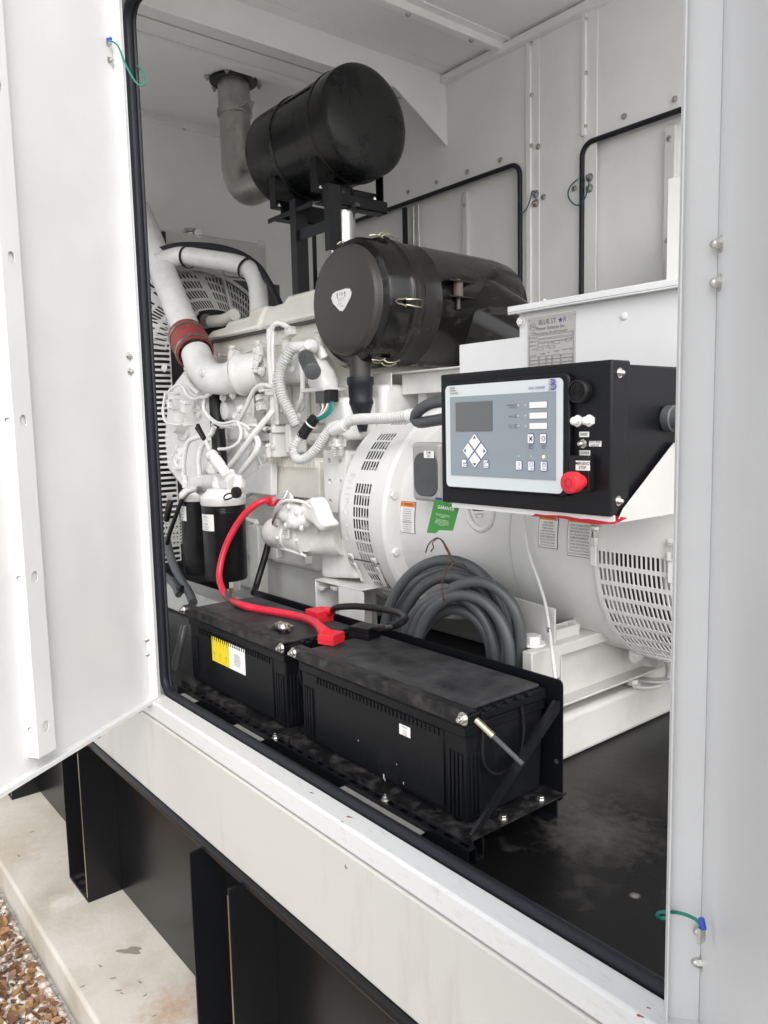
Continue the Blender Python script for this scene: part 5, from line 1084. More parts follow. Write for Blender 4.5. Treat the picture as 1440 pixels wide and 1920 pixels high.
# ================================================================== RADIATOR
RX = -3.62
rd_ = thing('radiator', 'large white radiator package at the far end with slotted fan guards', 'radiator', (RX-.1, 1.85, FL))
ptl = P(280, 425, X=RX); ptr = P(492, 458, X=RX)
zr = (ptl.z + ptr.z)/2
b = MB(); b.box((RX-.22, 1.25, zr-.22), (RX, ptr.y+.02, zr)); b.build('top_tank', 'grey_paint_and_shade', rd_, bevel=.006)
b = MB(); b.box((RX-.22, 1.25, FL), (RX-.02, 1.31, zr-.22)); b.box((RX-.22, ptr.y-.04, FL), (RX-.02, ptr.y+.02, zr-.22)); b.build('side_frame', 'grey_paint_and_shade', rd_)
b = MB(); b.box((RX-.16, 1.31, FL), (RX-.10, ptr.y-.04, zr-.22)); b.build('core', 'conduit_dark', rd_)
b = MB(); b.lathe(P(372, 436, X=RX)+V(-.08,0,.0), (0,0,1), [(0,.03),(.012,.03),(.014,.036),(.03,.034),(.032,.01)], 24); b.build('filler_cap', 'stainless', rd_)
fast('hex', 'engine_paint', P(372, 437, X=RX), (1,0,0), .016, rd_); fast('hex', 'engine_paint', P(490, 458, X=RX), (1,0,0), .016, rd_)
a_ = P(303, 433, X=RX+.004); c_ = P(312, 458, X=RX+.004); b = MB(); b.box((RX, a_.y, c_.z), (RX+.003, c_.y, a_.z)); b.build('label', 'ink', rd_)
# fan guard: conical slotted shroud, upper part
GY, GZ_ = 1.72, 1.93
def gmap(x0, r0, x1, r1): return lambda t, a: V(x0+(x1-x0)*t, GY - (r0+(r1-r0)*t)*_m.cos(a), GZ_ + (r0+(r1-r0)*t)*_m.sin(a))
n_a = 60; a_s = [.25 + (2.9-.25)*k/n_a for k in range(n_a+1)]
for (t0, t1, nn) in ((0.03, .97, 4),):
    b = MB(); us_ = [t0 + (t1-t0)*k/nn for k in range(nn+1)]
    b.slots(gmap(-3.52, .47, -3.30, .25), us_, a_s, (.090, .0135), npt=8, skip=lambda i, j: j in (14, 15, 30, 31, 46)); b.build('fan_guard', 'grey_paint_and_shade', rd_, solid=.002, label='slotted cone of the fan guard')
for a0_ in (1.05, 1.9):
    f_ = gmap(-3.51, .475, -3.29, .255); b = MB(); b.tube([f_(0, a0_), f_(.5, a0_), f_(1, a0_), f_(1, a0_+.12)], .008, seg=8); b.build('guard_rib', 'grey_paint_and_shade', rd_)
b = MB(); b.lathe((-3.53, GY, GZ_), (1,0,0), [(0,.48),(.03,.48),(.035,.46)], 72, cap0=False, cap1=False); b.build('guard_ring', 'grey_paint_and_shade', rd_)
# front face of the guard: fine horizontal bars with a few uprights
X0 = -3.28
b = MB(); zz_ = 1.35
pa = P(293, 600, X=X0); pb = P(340, 600, X=X0)
ys = [1.12 + .052*k for k in range(5)]; zs2 = [1.06 + .0235*k for k in range(46)]
b.slots(lambda y_, z_: V(X0, y_, z_), [1.04, 1.15, 1.26, 1.37, 1.48], zs2, (.051, .0066), npt=8); b.build('side_guard', 'engine_paint', rd_, solid=.002, label='slotted flat guard beside the fan')
b = MB(); b.box((-3.50, 1.04, 1.0), (-3.49, 1.50, 2.2)); b.build('guard_back', 'conduit_dark', rd_)
b = MB()
for k in range(7):
    b.M = Matrix.Translation((-3.42, GY, GZ_-.3)) @ Matrix.Rotation(k*.8976, 4, 'X') @ Matrix.Rotation(.5, 4, 'Z'); b.box((-.004, -.05, .05), (.004, .06, .42))
b.M = None; b.build('fan_blades', 'ink', rd_, kind='stuff')
b = MB(); b.lathe((-3.47, GY, GZ_-.3), (1,0,0), [(0,.08),(.1,.08),(.1,.04)], 24); b.build('fan_hub', 'black_frame', rd_)
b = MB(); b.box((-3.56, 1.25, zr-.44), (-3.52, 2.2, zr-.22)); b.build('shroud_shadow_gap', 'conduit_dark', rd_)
for k in range(2):
    a_ = P(340+95*k, 503+10*k, X=-3.50); b = MB(); b.cbox(a_, (.03, .09, .035)); b.build('mount_block', 'grey_paint_and_shade', rd_, bevel=.004)

# ================================================================== ENGINE
en = thing('engine', 'cream white diesel engine block covered in pipes, hoses and wiring', 'engine', (-2.6, 1.76, 1.0))
EN = 'engine_paint'; EC = 'engine_cream'
def ebox(name, p0, p1, m=EN, bev=.012, par=en, **k):
    b = MB(); b.box(p0, p1); return b.build(name, m, par, bevel=bev, seg=3, **k)
# crankcase and head
ebox('crankcase', (-3.14, 1.56, 1.12), (-2.10, 1.98, 1.62), 'grey_paint_and_shade', .02)  # same paint as the head; grey puts the block's shade into colour
ebox('cylinder_head', (-3.12, 1.60, 1.62), (-2.08, 1.96, 2.02), EC, .012)
ebox('oil_pan', (-3.0, 1.60, .96), (-2.15, 1.94, 1.13), 'grey_paint_and_shade', .02)  # grey stands for the shadows under the block
ebox('lower_guard', (-3.1, 1.62, .90), (-2.05, 1.625, 1.18), 'grey_paint_and_shade', .002)
# rocker covers with stepped humps
for k, (x0, x1, z0, z1) in enumerate(((-3.12, -2.66, 2.022, 2.115), (-2.655, -2.12, 2.022, 2.155))):
    b = MB(); b.prism([V(x0, 1.555, z0), V(x1, 1.555, z0), V(x1, 1.60, z1), V(x1-.12, 1.60, z1), V(x1-.15, 1.60, z1-.025), V(x0+.14, 1.60, z1-.025), V(x0+.11, 1.60, z1-.045), V(x0, 1.60, z1-.05)], (0, .34, 0)); b.build('rocker_cover', EC, en, bevel=.018, seg=4)
b = MB(); b.box((-3.13, 1.573, 2.012), (-2.09, 1.97, 2.0185)); b.build('cover_gasket', 'conduit_dark', en)
ebox('cover_flange', (-3.13, 1.568, 2.019), (-2.09, 1.97, 2.040), EC, .004)
for x in (-3.05, -2.86, -2.66, -2.45, -2.24):
    b = MB(); b.lathe((x, 1.555, 1.915), (0,0,1), [(0,.024),(.035,.020),(.045,.013),(.06,.012)], 18); b.build('cover_boss', EC, en)
    fast('hex', EC, V(x, 1.555, 1.965), (0,0,1), .014, en)
# bosses, ribs and plugs over the side of the block
R1 = random.Random(11)
for k in range(16):
    x = -3.05 + .062*k + R1.uniform(-.015, .015); z = R1.choice((1.22, 1.35, 1.48, 1.58, 1.70, 1.83)) + R1.uniform(-.03, .03); r = R1.uniform(.012, .026)
    b = MB(); yb = 1.56 if z < 1.62 else 1.60; b.lathe((x, yb, z), (0,-1,0), [(0, r*1.3), (R1.uniform(.01, .03), r), (.035, r*.9)], 20); bo = b.build('boss', R1.choice((EN, EC)), en, bevel=.002)
    fast('hex', EN, V(x, yb-.035, z), (0,-1,0), r*.62, en)
for x in (-2.95, -2.75, -2.55, -2.35):
    b = MB(); b.box((x-.008, 1.535, 1.15), (x+.008, 1.565, 1.60)); b.build('rib', EN, en, bevel=.006, seg=3)
b = MB(); b.box((-3.14, 1.54, 1.595), (-2.10, 1.56, 1.625)); b.build('deck_rail', EN, en, bevel=.005)
# intake manifold casting along the head
b = MB(); b.tube([V(-2.80, 1.52, 1.855), V(-2.6, 1.52, 1.855), V(-2.35, 1.53, 1.85), V(-2.2, 1.54, 1.84)], .044, seg=24, flat=(1.15, .9)); b.build('intake_manifold', EN, en)
for x in (-2.72, -2.5, -2.3):
    ebox('manifold_runner', (x-.035, 1.50, 1.82), (x+.035, 1.62, 1.88), EN, .012)
    fast('hex', EN, V(x, 1.475, 1.85), (0,-1,0), .014, en)
# extra castings, studs and small plumbing that crowd the engine side
for (x, z) in [(-3.09+.075*k, 2.030) for k in range(13)]: fast('hex', EC, V(x, 1.568, z), (0,-1,0), .007, en)
for (x, z) in [(-3.06+.10*k, 1.608) for k in range(9)]: fast('hex', EN, V(x, 1.54, z), (0,-1,0), .008, en)
for k, x in enumerate((-3.02, -2.90, -2.78, -2.66, -2.54, -2.42, -2.30, -2.18)):
    b = MB(); b.box((x-.045, 1.585, 1.655), (x+.045, 1.60, 1.80)); b.build('side_plate', EN, en, bevel=.006)
    b = MB(); b.lathe((x, 1.585, 1.73), (0,-1,0), [(0,.030),(.006,.028),(.010,.018),(.014,.017),(.016,.008)], 24); b.build('core_plug', EN, en)
for k, (x, z) in enumerate(((-2.98,1.50),(-2.86,1.44),(-2.68,1.50),(-2.50,1.42),(-2.40,1.52),(-2.28,1.44))):
    b = MB(); b.box((x-.05, 1.548, z-.04), (x+.05, 1.56, z+.045)); b.box((x-.035, 1.530, z-.028), (x+.03, 1.548, z+.03)); b.build('cover_plate', EN, en, bevel=.005, seg=3)
    for (u, v) in ((-.042,-.032),(.042,-.032),(-.042,.037),(.042,.037)): fast('hex', EN, V(x+u, 1.548, z+v), (0,-1,0), .006, en, 'cover_bolt')
for (pts_, r_) in [([(-3.05,1.55,1.66),(-2.9,1.53,1.64),(-2.7,1.53,1.655),(-2.5,1.54,1.64),(-2.25,1.53,1.65)], .007), ([(-3.0,1.57,1.95),(-2.8,1.56,1.94),(-2.6,1.565,1.955),(-2.3,1.56,1.94)], .006),
                   ([(-2.93,1.53,1.86),(-2.92,1.50,1.76),(-2.86,1.49,1.68),(-2.83,1.50,1.56)], .008), ([(-2.62,1.50,1.80),(-2.60,1.49,1.70),(-2.63,1.50,1.60),(-2.58,1.51,1.50)], .006),
                   ([(-2.45,1.50,1.80),(-2.46,1.49,1.68),(-2.42,1.50,1.58),(-2.45,1.52,1.46)], .007), ([(-3.0,1.52,1.38),(-2.9,1.50,1.36),(-2.8,1.52,1.30),(-2.66,1.52,1.28)], .009), ([(-3.08,1.54,1.50),(-3.0,1.50,1.47),(-2.92,1.50,1.40),(-2.9,1.53,1.28)], .006)]:
    b = MB(); b.tube([V(*p) for p in pts_], r_, seg=10); tb = b.build('fuel_line', EN, en)
    for q_ in (pts_[0], pts_[-1]): fast('hex', EN, V(*q_), (0,-1,0), .011, en, 'union_nut')
    b = MB(); m_ = V(*pts_[len(pts_)//2]); b.cbox(m_ + V(0, .004, 0), (.02, .026, .018)); b.build('pipe_clip', 'grey_paint_and_shade', en, bevel=.002)
# big charge pipe, red hose and elbow (front of the engine)
def T(l, r, name, m=EN, par=en, Y=None, label=None, **k):
    b = MB(); b.tube([P(p[0], p[1], Y=(p[2] if len(p) > 2 else Y)) for p in l], r, **k); return b.build(name, m, par, label=label)
cpipe = thing('charge_pipe', 'fat white charge air pipe running down from the upper left to the red hose', 'pipe', P(320, 560, Y=1.5))
T([(258,392,1.56),(290,470,1.535),(324,556,1.50),(356,634,1.46)], .059, 'pipe', EN, cpipe, seg=32)
ca, cb_ = P(350, 630, Y=1.462), P(366, 662, Y=1.442)
b = MB(); d_ = (cb_-ca).normalized(); L_ = (cb_-ca).length
b.lathe(ca - d_*.008, d_, [(0,.068),(0,.075),(L_*.33,.074),(L_*.5,.079),(L_*.67,.074),(L_+.012,.075),(L_+.012,.068)], 40, cap0=False, cap1=False); hr_ = b.build('red_hose', 'hose_red', cpipe, label='short red rubber hose coupling with two steel band clamps')
for t_ in (.10, .86):
    b = MB(); b.lathe(ca + d_*(L_*t_), d_, [(0,.0755),(0,.0775),(.014,.0775),(.014,.0755)], 40, cap0=False, cap1=False); b.build('band_clamp', 'stainless', hr_)
T([(368,664,1.44),(378,690,1.425),(398,708,1.42),(425,710,1.44),(446,702,1.46)], .060, 'intake_elbow', EN, en, seg=32, label='short cast intake elbow ending in a round flange')
ef = P(448, 702, Y=1.455); dn = V(.85, .5, .08).normalized()
b = MB(); b.lathe(ef, dn, [(0,.060),(.004,.080),(.014,.082),(.02,.077),(.03,.073),(.10,.068)], 40); b.build('elbow_flange', EN, en)
b = MB(); pb0 = P(377, 700, Y=1.36); b.cyl(pb0 + V(0,.03,.0), pb0, .016, 18); b.build('elbow_boss', EN, en); fast('hex', EN, pb0, (0,-1,0), .010, en)
ebox('manifold_box', P(460, 712, Y=1.50)+V(-.0,0,-.02), P(520, 672, Y=1.62), EN, .01)
# upper water pipe and the black hose bundle above it
wp = thing('water_pipe', 'white water pipe arching over the engine below a black hose bundle', 'pipe', P(420, 490, Y=1.8))
T([(296,494,1.50),(318,485,1.55),(345,480,1.60),(390,486,1.68),(440,494,1.77),(468,506,1.80),(481,530,1.80),(485,560,1.78),(486,600,1.76)], .041, 'pipe', EN, wp, seg=24)
hb_ = thing('hose_bundle', 'black hoses strapped along the top of the white water pipe', 'hoses', P(420, 470, Y=1.8))
for k, (dy, r) in enumerate(((0, .013), (5, .012), (-4, .010), (8, .009))):
    T([(296,472+dy,1.52),(330,463+dy,1.58),(370,462+dy,1.66),(410,466+dy,1.73),(450,478+dy,1.80),(485,502+dy,1.82),(508,535+dy*.5,1.80),(524,568,1.78),(535,600,1.76)], r, 'hose', 'rubber', hb_, seg=10)
for (x, y, ang, yc_) in ((352,482,0,1.61),(462,502,.4,1.79)):
    c_ = P(x, y, Y=yc_); b = MB(); b.lathe(c_ + V(-.006,0,0), (1,.25,-.1) if ang == 0 else (1,.3,-.6), [(0,.047),(.012,.047)], 30, cap0=False, cap1=False); b.build('cable_tie', 'cable_black', hb_, solid=.003)
# black hose with clamp at (385,600)
b = MB(); b.cyl(P(362, 606, Y=1.72), P(384, 602, Y=1.70), .030, 20); b.build('coolant_hose', 'rubber', en); b = MB(); b.lathe(P(384, 602, Y=1.70), (P(396,603,Y=1.7)-P(384,602,Y=1.7)), [(0,.033),(.016,.033)], 24); b.build('hose_clamp', 'stainless', en)
T([(396,603,1.70),(420,600,1.70),(440,590,1.70)], .027, 'water_neck', EC)
# thermostat casting and belts side (left end)
gc = MB(); pts = [P(x, y, Y=1.44) for x, y in [(345,690),(372,705),(395,735),(400,800),(395,860),(372,905),(340,915),(312,880),(306,820),(312,760),(326,715)]]
gc.prism(pts, (0, .18, 0)); gc.build('gear_case', EN, en, bevel=.02, seg=4)
for (x, y, r0) in ((345,800,.062),(338,860,.05),(372,770,.03)):
    c_ = P(x, y, Y=1.44); b = MB(); b.lathe(c_, (0,-1,0), [(0, r0), (.012, r0*.92), (.016, r0*.7), (.008, r0*.6), (.012, r0*.3), (.02, r0*.28)], 30); b.build('case_cover', EN, en)
    for t in range(5): a = t*1.257+.4; fast('hex', EN, c_ + V(r0*.95*_m.cos(a), -.012, r0*.95*_m.sin(a)), (0,-1,0), .008, en)
c_ = P(322, 790, Y=1.38); b = MB(); b.lathe(c_, (0,1,0), [(0,.045),(.02,.052),(.07,.052)], 30); b.build('pulley', EN, en)
ebox('side_casting', P(405, 830, Y=1.50), P(500, 740, Y=1.58), EN, .02)
ebox('side_casting', P(425, 900, Y=1.508), P(505, 800, Y=1.58), EN, .02)
b = MB(); b.lathe(P(470, 800, Y=1.50), (0,-1,0), [(0,.055),(.02,.05),(.03,.03),(.034,.012)], 28); b.build('side_cover', EN, en)
b = MB(); b.lathe(P(432, 770, Y=1.50), (0,-1,0), [(0,.04),(.03,.035),(.035,.02)], 28); b.build('side_cover', EN, en)
# lower side plates above the oil pan
b = MB(); b.prism([P(x, y, Y=1.46) for x, y in [(446,905),(500,868),(508,868),(508,930),(470,925),(452,935)]], (0, .03, 0)); b.build('bracket_wedge', EN, en, bevel=.006)
ebox('lower_block', (-3.05, 1.575, 1.16), (-2.14, 1.60, 1.46), 'grey_paint_and_shade', .01)  # grey colour carries the shade over the lower block
b = MB(); b.box(P(470, 1120, Y=1.50), P(500, 985, Y=1.54)); b.build('engine_mount', 'grey_paint_and_shade', en, bevel=.006)
# wiring harnesses (painted white) over the block
hz_ = [
 ([(506,618,1.47),(506,650,1.46),(508,690,1.45),(512,740,1.45),(514,790,1.45),(520,830,1.46)], .0125),
 ([(512,622,1.46),(511,660,1.45),(513,700,1.445),(518,750,1.44),(521,795,1.45)], .0075),
 ([(545,618,1.52),(530,608,1.50),(516,606,1.48),(508,622,1.47),(507,650,1.465)], .010),
 ([(512,725,1.44),(490,722,1.43),(474,735,1.43),(462,762,1.43),(450,785,1.43),(437,797,1.43),(415,800,1.44)], .0085),
 ([(437,797,1.42),(455,800,1.42),(478,798,1.42),(500,806,1.44)], .0075),
 ([(385,745,1.43),(382,765,1.42),(392,782,1.42),(412,796,1.42),(435,800,1.42)], .0080),
 ([(395,738,1.42),(380,745,1.42),(360,738,1.42),(350,720,1.42),(345,705,1.43)], .0075),
 ([(310,790,1.40),(305,770,1.39),(312,745,1.38),(322,728,1.38),(340,722,1.39),(350,740,1.40),(364,748,1.41),(382,742,1.42)], .0060),
 ([(310,735,1.37),(306,765,1.36),(310,790,1.36),(335,796,1.37),(355,790,1.38)], .0048),
 ([(432,873,1.36),(450,850,1.36),(475,815,1.37),(500,785,1.40),(512,770,1.42)], .0110),
 ([(452,885,1.36),(470,862,1.36),(484,838,1.37),(480,820,1.38),(462,820,1.40)], .0105),
 ([(345,890,1.36),(345,860,1.36),(352,830,1.37),(370,820,1.38),(392,818,1.39),(402,800,1.40)], .0100),
 ([(374,890,1.35),(372,860,1.35),(378,838,1.36),(392,822,1.37)], .0100),
 ([(390,882,1.36),(395,862,1.36),(402,850,1.37)], .0085),
 ([(410,842,1.36),(430,840,1.36),(448,828,1.37),(452,808,1.38),(446,792,1.39)], .0060),
 ([(398,797,1.38),(402,792,1.38),(420,794,1.38),(440,790,1.39),(458,797,1.39),(470,806,1.40)], .0055),
 ([(470,668,1.50),(492,672,1.49),(498,690,1.48)], .004), ([(435,655,1.50),(460,665,1.49),(480,662,1.49)], .0045),
 ([(562,665,1.48),(566,690,1.47),(568,720,1.47),(566,745,1.47),(556,770,1.48)], .0095),
 ([(528,768,1.46),(545,775,1.45),(560,780,1.45)], .009),
 ([(350,700,1.44),(352,712,1.42),(362,728,1.41),(374,738,1.41)], .010),
]
for l, r in hz_: T(l, r, 'harness', 'engine_paint', en, seg=12)
# connectors and sensors on the harness
for (x, y, Y, sx_, sy_, sz_) in ((486,655,1.47,.022,.02,.05),(487,745,1.45,.03,.02,.02),(494,730,1.44,.035,.022,.018),(545,622,1.50,.03,.03,.03),(326,742,1.37,.05,.03,.03),(348,762,1.38,.04,.03,.05),(352,792,1.38,.03,.03,.03),(318,758,1.36,.02,.02,.04),(490,762,1.45,.03,.03,.03),(505,735,1.43,.03,.02,.02),(520,715,1.42,.02,.02,.016),(478,695,1.46,.04,.03,.02),(437,800,1.41,.024,.02,.012),(463,812,1.40,.02,.02,.05),(503,845,1.42,.016,.016,.05)):
    b = MB(); b.M = Matrix.Translation(P(x, y, Y=Y)) @ Matrix.Rotation(R1.uniform(-.3, .3), 4, 'Y'); b.cbox((0,0,0), (sx_, sy_, sz_)); b.cbox((0,-.004,sz_*.3), (sx_*1.2, sy_, sz_*.15)); b.build('connector', EN, en, bevel=.003)
for (x, y, Y) in ((486,672,1.47),(480,683,1.46),(444,780,1.44),(452,768,1.45),(310,690,1.44),(352,690,1.44),(540,770,1.44),(470,850,1.48),(392,720,1.42),(438,740,1.46),(420,745,1.46)):
    fast('hex', EN, P(x, y, Y=Y), (0,-1,.2), .014, en)
# large corrugated breather hose and its fittings
T([(545,652,1.45),(548,648,1.45),(538,668,1.44),(527,690,1.43),(524,715,1.42),(530,745,1.42),(545,775,1.43),(556,798,1.44)][1:], .021, 'breather_hose', 'loom_grey', en, seg=16, rib=(.0095, .0032))
T([(545,652,1.46),(558,650,1.46),(572,650,1.47),(585,648,1.48)], .019, 'breather_pipe', EN, seg=18)
T([(585,648,1.48),(598,655,1.49),(608,672,1.50)], .016, 'breather_pipe', EN, seg=18)
b = MB(); b.lathe(P(588, 650, Y=1.46), (.4,-1,.2), [(0,.022),(.012,.024),(.02,.022),(.03,.016)], 20); b.build('breather_cap', EN, en)
c1 = P(572, 668, Y=1.44); c2 = P(586, 696, Y=1.37)
b = MB(); b.cyl(P(570,655,Y=1.46), c1, .016, 18); b.build('sensor_stem', EN, en)
b = MB(); d_ = (c2-c1); b.lathe(c1, d_, [(0,.019),(.004,.023),(.02,.024),(d_.length-.01,.024),(d_.length-.008,.026),(d_.length+.004,.026),(d_.length+.006,.022)], 28); b.build('oil_cap', 'conduit', en, label='grey ribbed cap pointing down to the front')
b = MB()
for k in range(20):
    a = k*_m.pi/10; u_ = d_.normalized(); h_ = u_.cross(V(0,0,1)).normalized(); w2_ = u_.cross(h_); q_ = h_*_m.cos(a)*.0245 + w2_*_m.sin(a)*.0245; b.tube([c1+u_*.02+q_, c1+u_*(d_.length-.012)+q_], .0016, seg=5, smooth=False)
b.build('cap_ribs', 'conduit', en, kind='stuff')
# breather body (rounded hopper) with flange
b = MB(); n = 24; base_c = P(608, 728, Y=1.50); top_c = P(598, 672, Y=1.50)
for (t, rx, ry) in ((0,.045,.04),(.15,.050,.045),(.55,.044,.04),(.8,.028,.028),(1,.022,.022),(1.15,.020,.020)):
    cc = base_c.lerp(top_c, t)
    for j in range(n): a = 2*_m.pi*j/n; se = lambda q: _m.copysign(abs(q)**.75, q); b.v.append(cc + V(rx*se(_m.cos(a)), ry*se(_m.sin(a)), 0))
for k in range(5):
    for j in range(n): b.f.append([k*n+j, k*n+(j+1)%n, (k+1)*n+(j+1)%n, (k+1)*n+j])
b.f.append(list(range(n))[::-1]); b.f.append([5*n+j for j in range(n)])
b.build('breather_body', EN, en, ang=50)
ebox('breather_flange', base_c+V(-.065,-.05,-.012), base_c+V(.065,.05,0), EN, .003)
cbk = P(612, 744, Y=1.47); ebox('connector_block', cbk+V(-.042,-.015,-.020), cbk+V(.006,.02,.022), 'conduit', .002); ebox('connector_block', cbk+V(.007,-.015,-.018), cbk+V(.04,.02,.022), 'cable_black', .002)
for k, (m_, dx_) in enumerate((('hose_red',-8),('paper',-3),('rust_wire',2),('paper',7))):
    T([(608+dx_,756,1.46),(606+dx_*.5,768,1.45),(596,782,1.44),(588,790,1.44)], .0028, 'wire', m_, en, seg=6)
T([(622,754,1.46),(618,768,1.45),(606,780,1.44),(592,786,1.44)], .0048, 'wire', 'teal', en, seg=8); T([(624,754,1.455),(621,770,1.445),(608,782,1.435),(592,789,1.435)], .0042, 'wire', 'teal', en, seg=8)
# black/grey looms
T([(592,783,1.43),(583,793,1.42),(572,808,1.41),(566,818,1.405)], .0185, 'loom_end', 'cable_black', en, seg=16, rib=(.008, .002))
b = MB(); b.lathe(P(584,793,Y=1.42), P(577,802,Y=1.415)-P(584,793,Y=1.42), [(0,.020),(.006,.020)], 20, cap0=False, cap1=False); b.build('loom_tape', 'paper', en)
T([(566,816,1.405),(556,828,1.39),(550,845,1.38),(556,860,1.375),(572,860,1.375),(590,845,1.38),(606,822,1.39),(625,800,1.40),(650,796,1.41)], .0155, 'flexible_loom', 'loom_grey', en, seg=16, rib=(.0085, .0028))
T([(642,796,1.41),(665,787,1.42),(700,785,1.43),(740,783,1.44),(772,778,1.45)], .0165, 'flexible_loom', 'loom_grey', en, seg=16, rib=(.0085, .0028))
T([(625,806,1.405),(648,797,1.41)], .019, 'loom_sleeve', EN, en, seg=16); T([(765,780,1.45),(785,778,1.46)], .020, 'loom_sleeve', EN, en, seg=16)
T([(628,815,1.42),(628,835,1.42),(628,850,1.43)], .013, 'flexible_loom', 'loom_grey', en, seg=14, rib=(.0085, .0028)); T([(638,815,1.43),(638,835,1.43),(638,850,1.44)], .011, 'flexible_loom', 'loom_grey', en, seg=14, rib=(.0085, .0028))
ebox('loom_clip', P(615, 838, Y=1.41), P(650, 822, Y=1.45), EN, .003)
T([(835,752,1.42),(810,756,1.41),(788,768,1.41),(778,782,1.42),(785,792,1.42),(805,790,1.42),(840,784,1.42)], .0155, 'grey_conduit', 'conduit', en, seg=16)
T([(500,740,1.52),(508,770,1.54)], .02, 'short_pipe', EN, en)
# control module with cooling fins
a_ = P(508, 930, Y=1.50); c_ = P(607, 872, Y=1.50)
ebox('control_module', (a_.x, 1.50, a_.z+.005), (c_.x-.03, 1.56, c_.z+.012), EC, .004)
b = MB(); nf = 18
for k in range(nf):
    xx = a_.x + .004 + (c_.x-.045-a_.x)*k/(nf-1); b.box((xx-.0022, 1.490, c_.z-.012), (xx+.0022, 1.54, c_.z+.022))
b.build('cooling_fins', EC, en, kind='stuff')
ebox('actuator', P(505, 858, Y=1.43), P(545, 810, Y=1.50), EN, .006); ebox('actuator', P(545, 850, Y=1.45), P(565, 795, Y=1.52), EN, .006); ebox('actuator_cap', P(507, 812, Y=1.42), P(548, 799, Y=1.50), EN, .004)
fast('hex', EN, P(513, 838, Y=1.43), (0,-1,0), .008, en)
# right rear of the block: plain casting behind the dust valve
ebox('rear_casting', (-2.22, 1.62, 1.45), (-1.99, 1.95, 1.78), EN, .02)
ebox('rear_casting', (-2.16, 1.50, 1.60), (-2.03, 1.66, 1.74), EN, .02)
b = MB(); b.lathe((-1.97, 1.76, 1.365), (-1,0,0), [(0,.30),(.02,.315),(.05,.31),(.09,.26),(.12,.24)], 64); b.build('flywheel_housing', EN, en, ang=50)
for k in range(8): a = .3 + k*.35; fast('hex', EN, V(-2.02, 1.76-.29*_m.cos(a), 1.365+.29*_m.sin(a)), (-1,-.2,0), .012, en)
# mounting pad with six holes
YP = 1.46; a_ = P(608, 958, Y=YP); c_ = P(648, 845, Y=YP)
pd = MB(); cols_ = [c_.x - .105, c_.x-.055+.0025, c_.x]; rows_ = [a_.z + (c_.z - a_.z)*k/3 for k in range(4)]
x0_, x1_ = P(608,900,Y=YP).x, P(649,900,Y=YP).x; cols_ = [x0_, (x0_+x1_)/2, x1_]
pd.slots(lambda x, z: V(x, YP, z), cols_, rows_, (.0085, .0085), npt=16); pd.build('drilled_pad', 'engine_paint', en, solid=.012, soff=-1)
ebox('pad_block', (x0_+.004, YP+.014, a_.z+.004), (x1_-.002, YP+.10, c_.z-.004), EN, .008)
b = MB(); b.prism([P(x, y, Y=1.50) for x, y in [(616,955),(650,955),(656,1000),(664,1050),(610,1040),(604,990)]], (0, .08, 0)); b.build('pad_web', EN, en, bevel=.02, seg=4)
# bell housing lump and foot
b = MB(); b.prism([P(x, y, Y=1.46) for x, y in [(590,1005),(612,985),(636,975),(650,990),(664,1030),(668,1086),(600,1084),(600,1050),(592,1035)]], (0, .10, 0)); b.build('bell_housing', EN, en, bevel=.022, seg=4)
b = MB(); n0_ = P(572,1026,Y=1.40); n1_ = P(640,1012,Y=1.46); b.lathe(n0_, n1_-n0_, [(-.004,.01),(0,.026),(.008,.031),(.05,.034),(.09,.044),(.14,.052)], 32); b.build('housing_nose', EN, en)
ft = MB(); fa = P(592, 1148, Y=1.43); fc = P(634, 1096, Y=1.43)
ft.box((fa.x, 1.43, FL+.10), (fa.x+.005, 1.56, fc.z)); ft.box((fa.x, 1.43, fc.z-.005), (fa.x+.25, 1.56, fc.z)); ft.box((fc.x, 1.43, FL+.10), (fc.x+.13, 1.435, fc.z-.006)); ft.box((fc.x, 1.435, FL+.10), (fc.x+.005, 1.56, fc.z-.006))
ft.build('engine_foot', EN, en, bevel=.001)
for x in (604, 628): fast('hex', EN, P(x, 1100, Y=1.44), (0,0,-1), .012, en)
# ---- starter motor
sm = thing('starter_motor', 'white painted starter motor with red cable boot and bare wires at its end', 'starter', P(560, 1000, Y=1.40))
s0_, s1_ = P(514, 998, Y=1.37), P(600, 1012, Y=1.38); sx_ = (s1_-s0_).normalized()
b = MB(); b.lathe(s0_, sx_, [(-.012,.001),(-.012,.038),(-.004,.048),(.01,.052),(.10,.052),(.102,.055),(.115,.055),(.117,.052),(.18,.052),(.19,.046)], 44); b.build('motor_body', EN, sm)
g0, g1 = P(533, 963, Y=1.33), P(575, 972, Y=1.35)
b = MB(); b.lathe(g0, (g1-g0), [(-.02,.012),(-.018,.024),(0,.026),(.01,.034),(.06,.036),(.09,.03),(.1,.028)], 30); b.build('solenoid', EN, sm)
b = MB(); b.lathe(P(548, 978, Y=1.31), (-.1,-1,-.1), [(-.03,.028),(.0,.027),(.006,.024),(.010,.018),(.014,.018),(.016,.010)], 28); b.build('solenoid_cap', EN, sm)
b = MB(); b.prism([P(x, y, Y=1.35) for x, y in [(560,942),(582,932),(590,945),(600,972),(612,985),(600,1000),(585,985),(570,975)]], (0, .06, 0)); b.build('nose_casting', EN, sm, bevel=.014, seg=4)
for (x0, y0_, x1_b, y1_b) in ((520,1008,524,1030),(556,1012,566,1042)):
    b = MB(); c_ = P(x0, y0_, Y=1.325); 
    b.tube([P(x0, y0_, Y=1.315), P(x1_b, y1_b, Y=1.345)], .006, seg=8, smooth=False); b.build('tie_bolt', EN, sm)
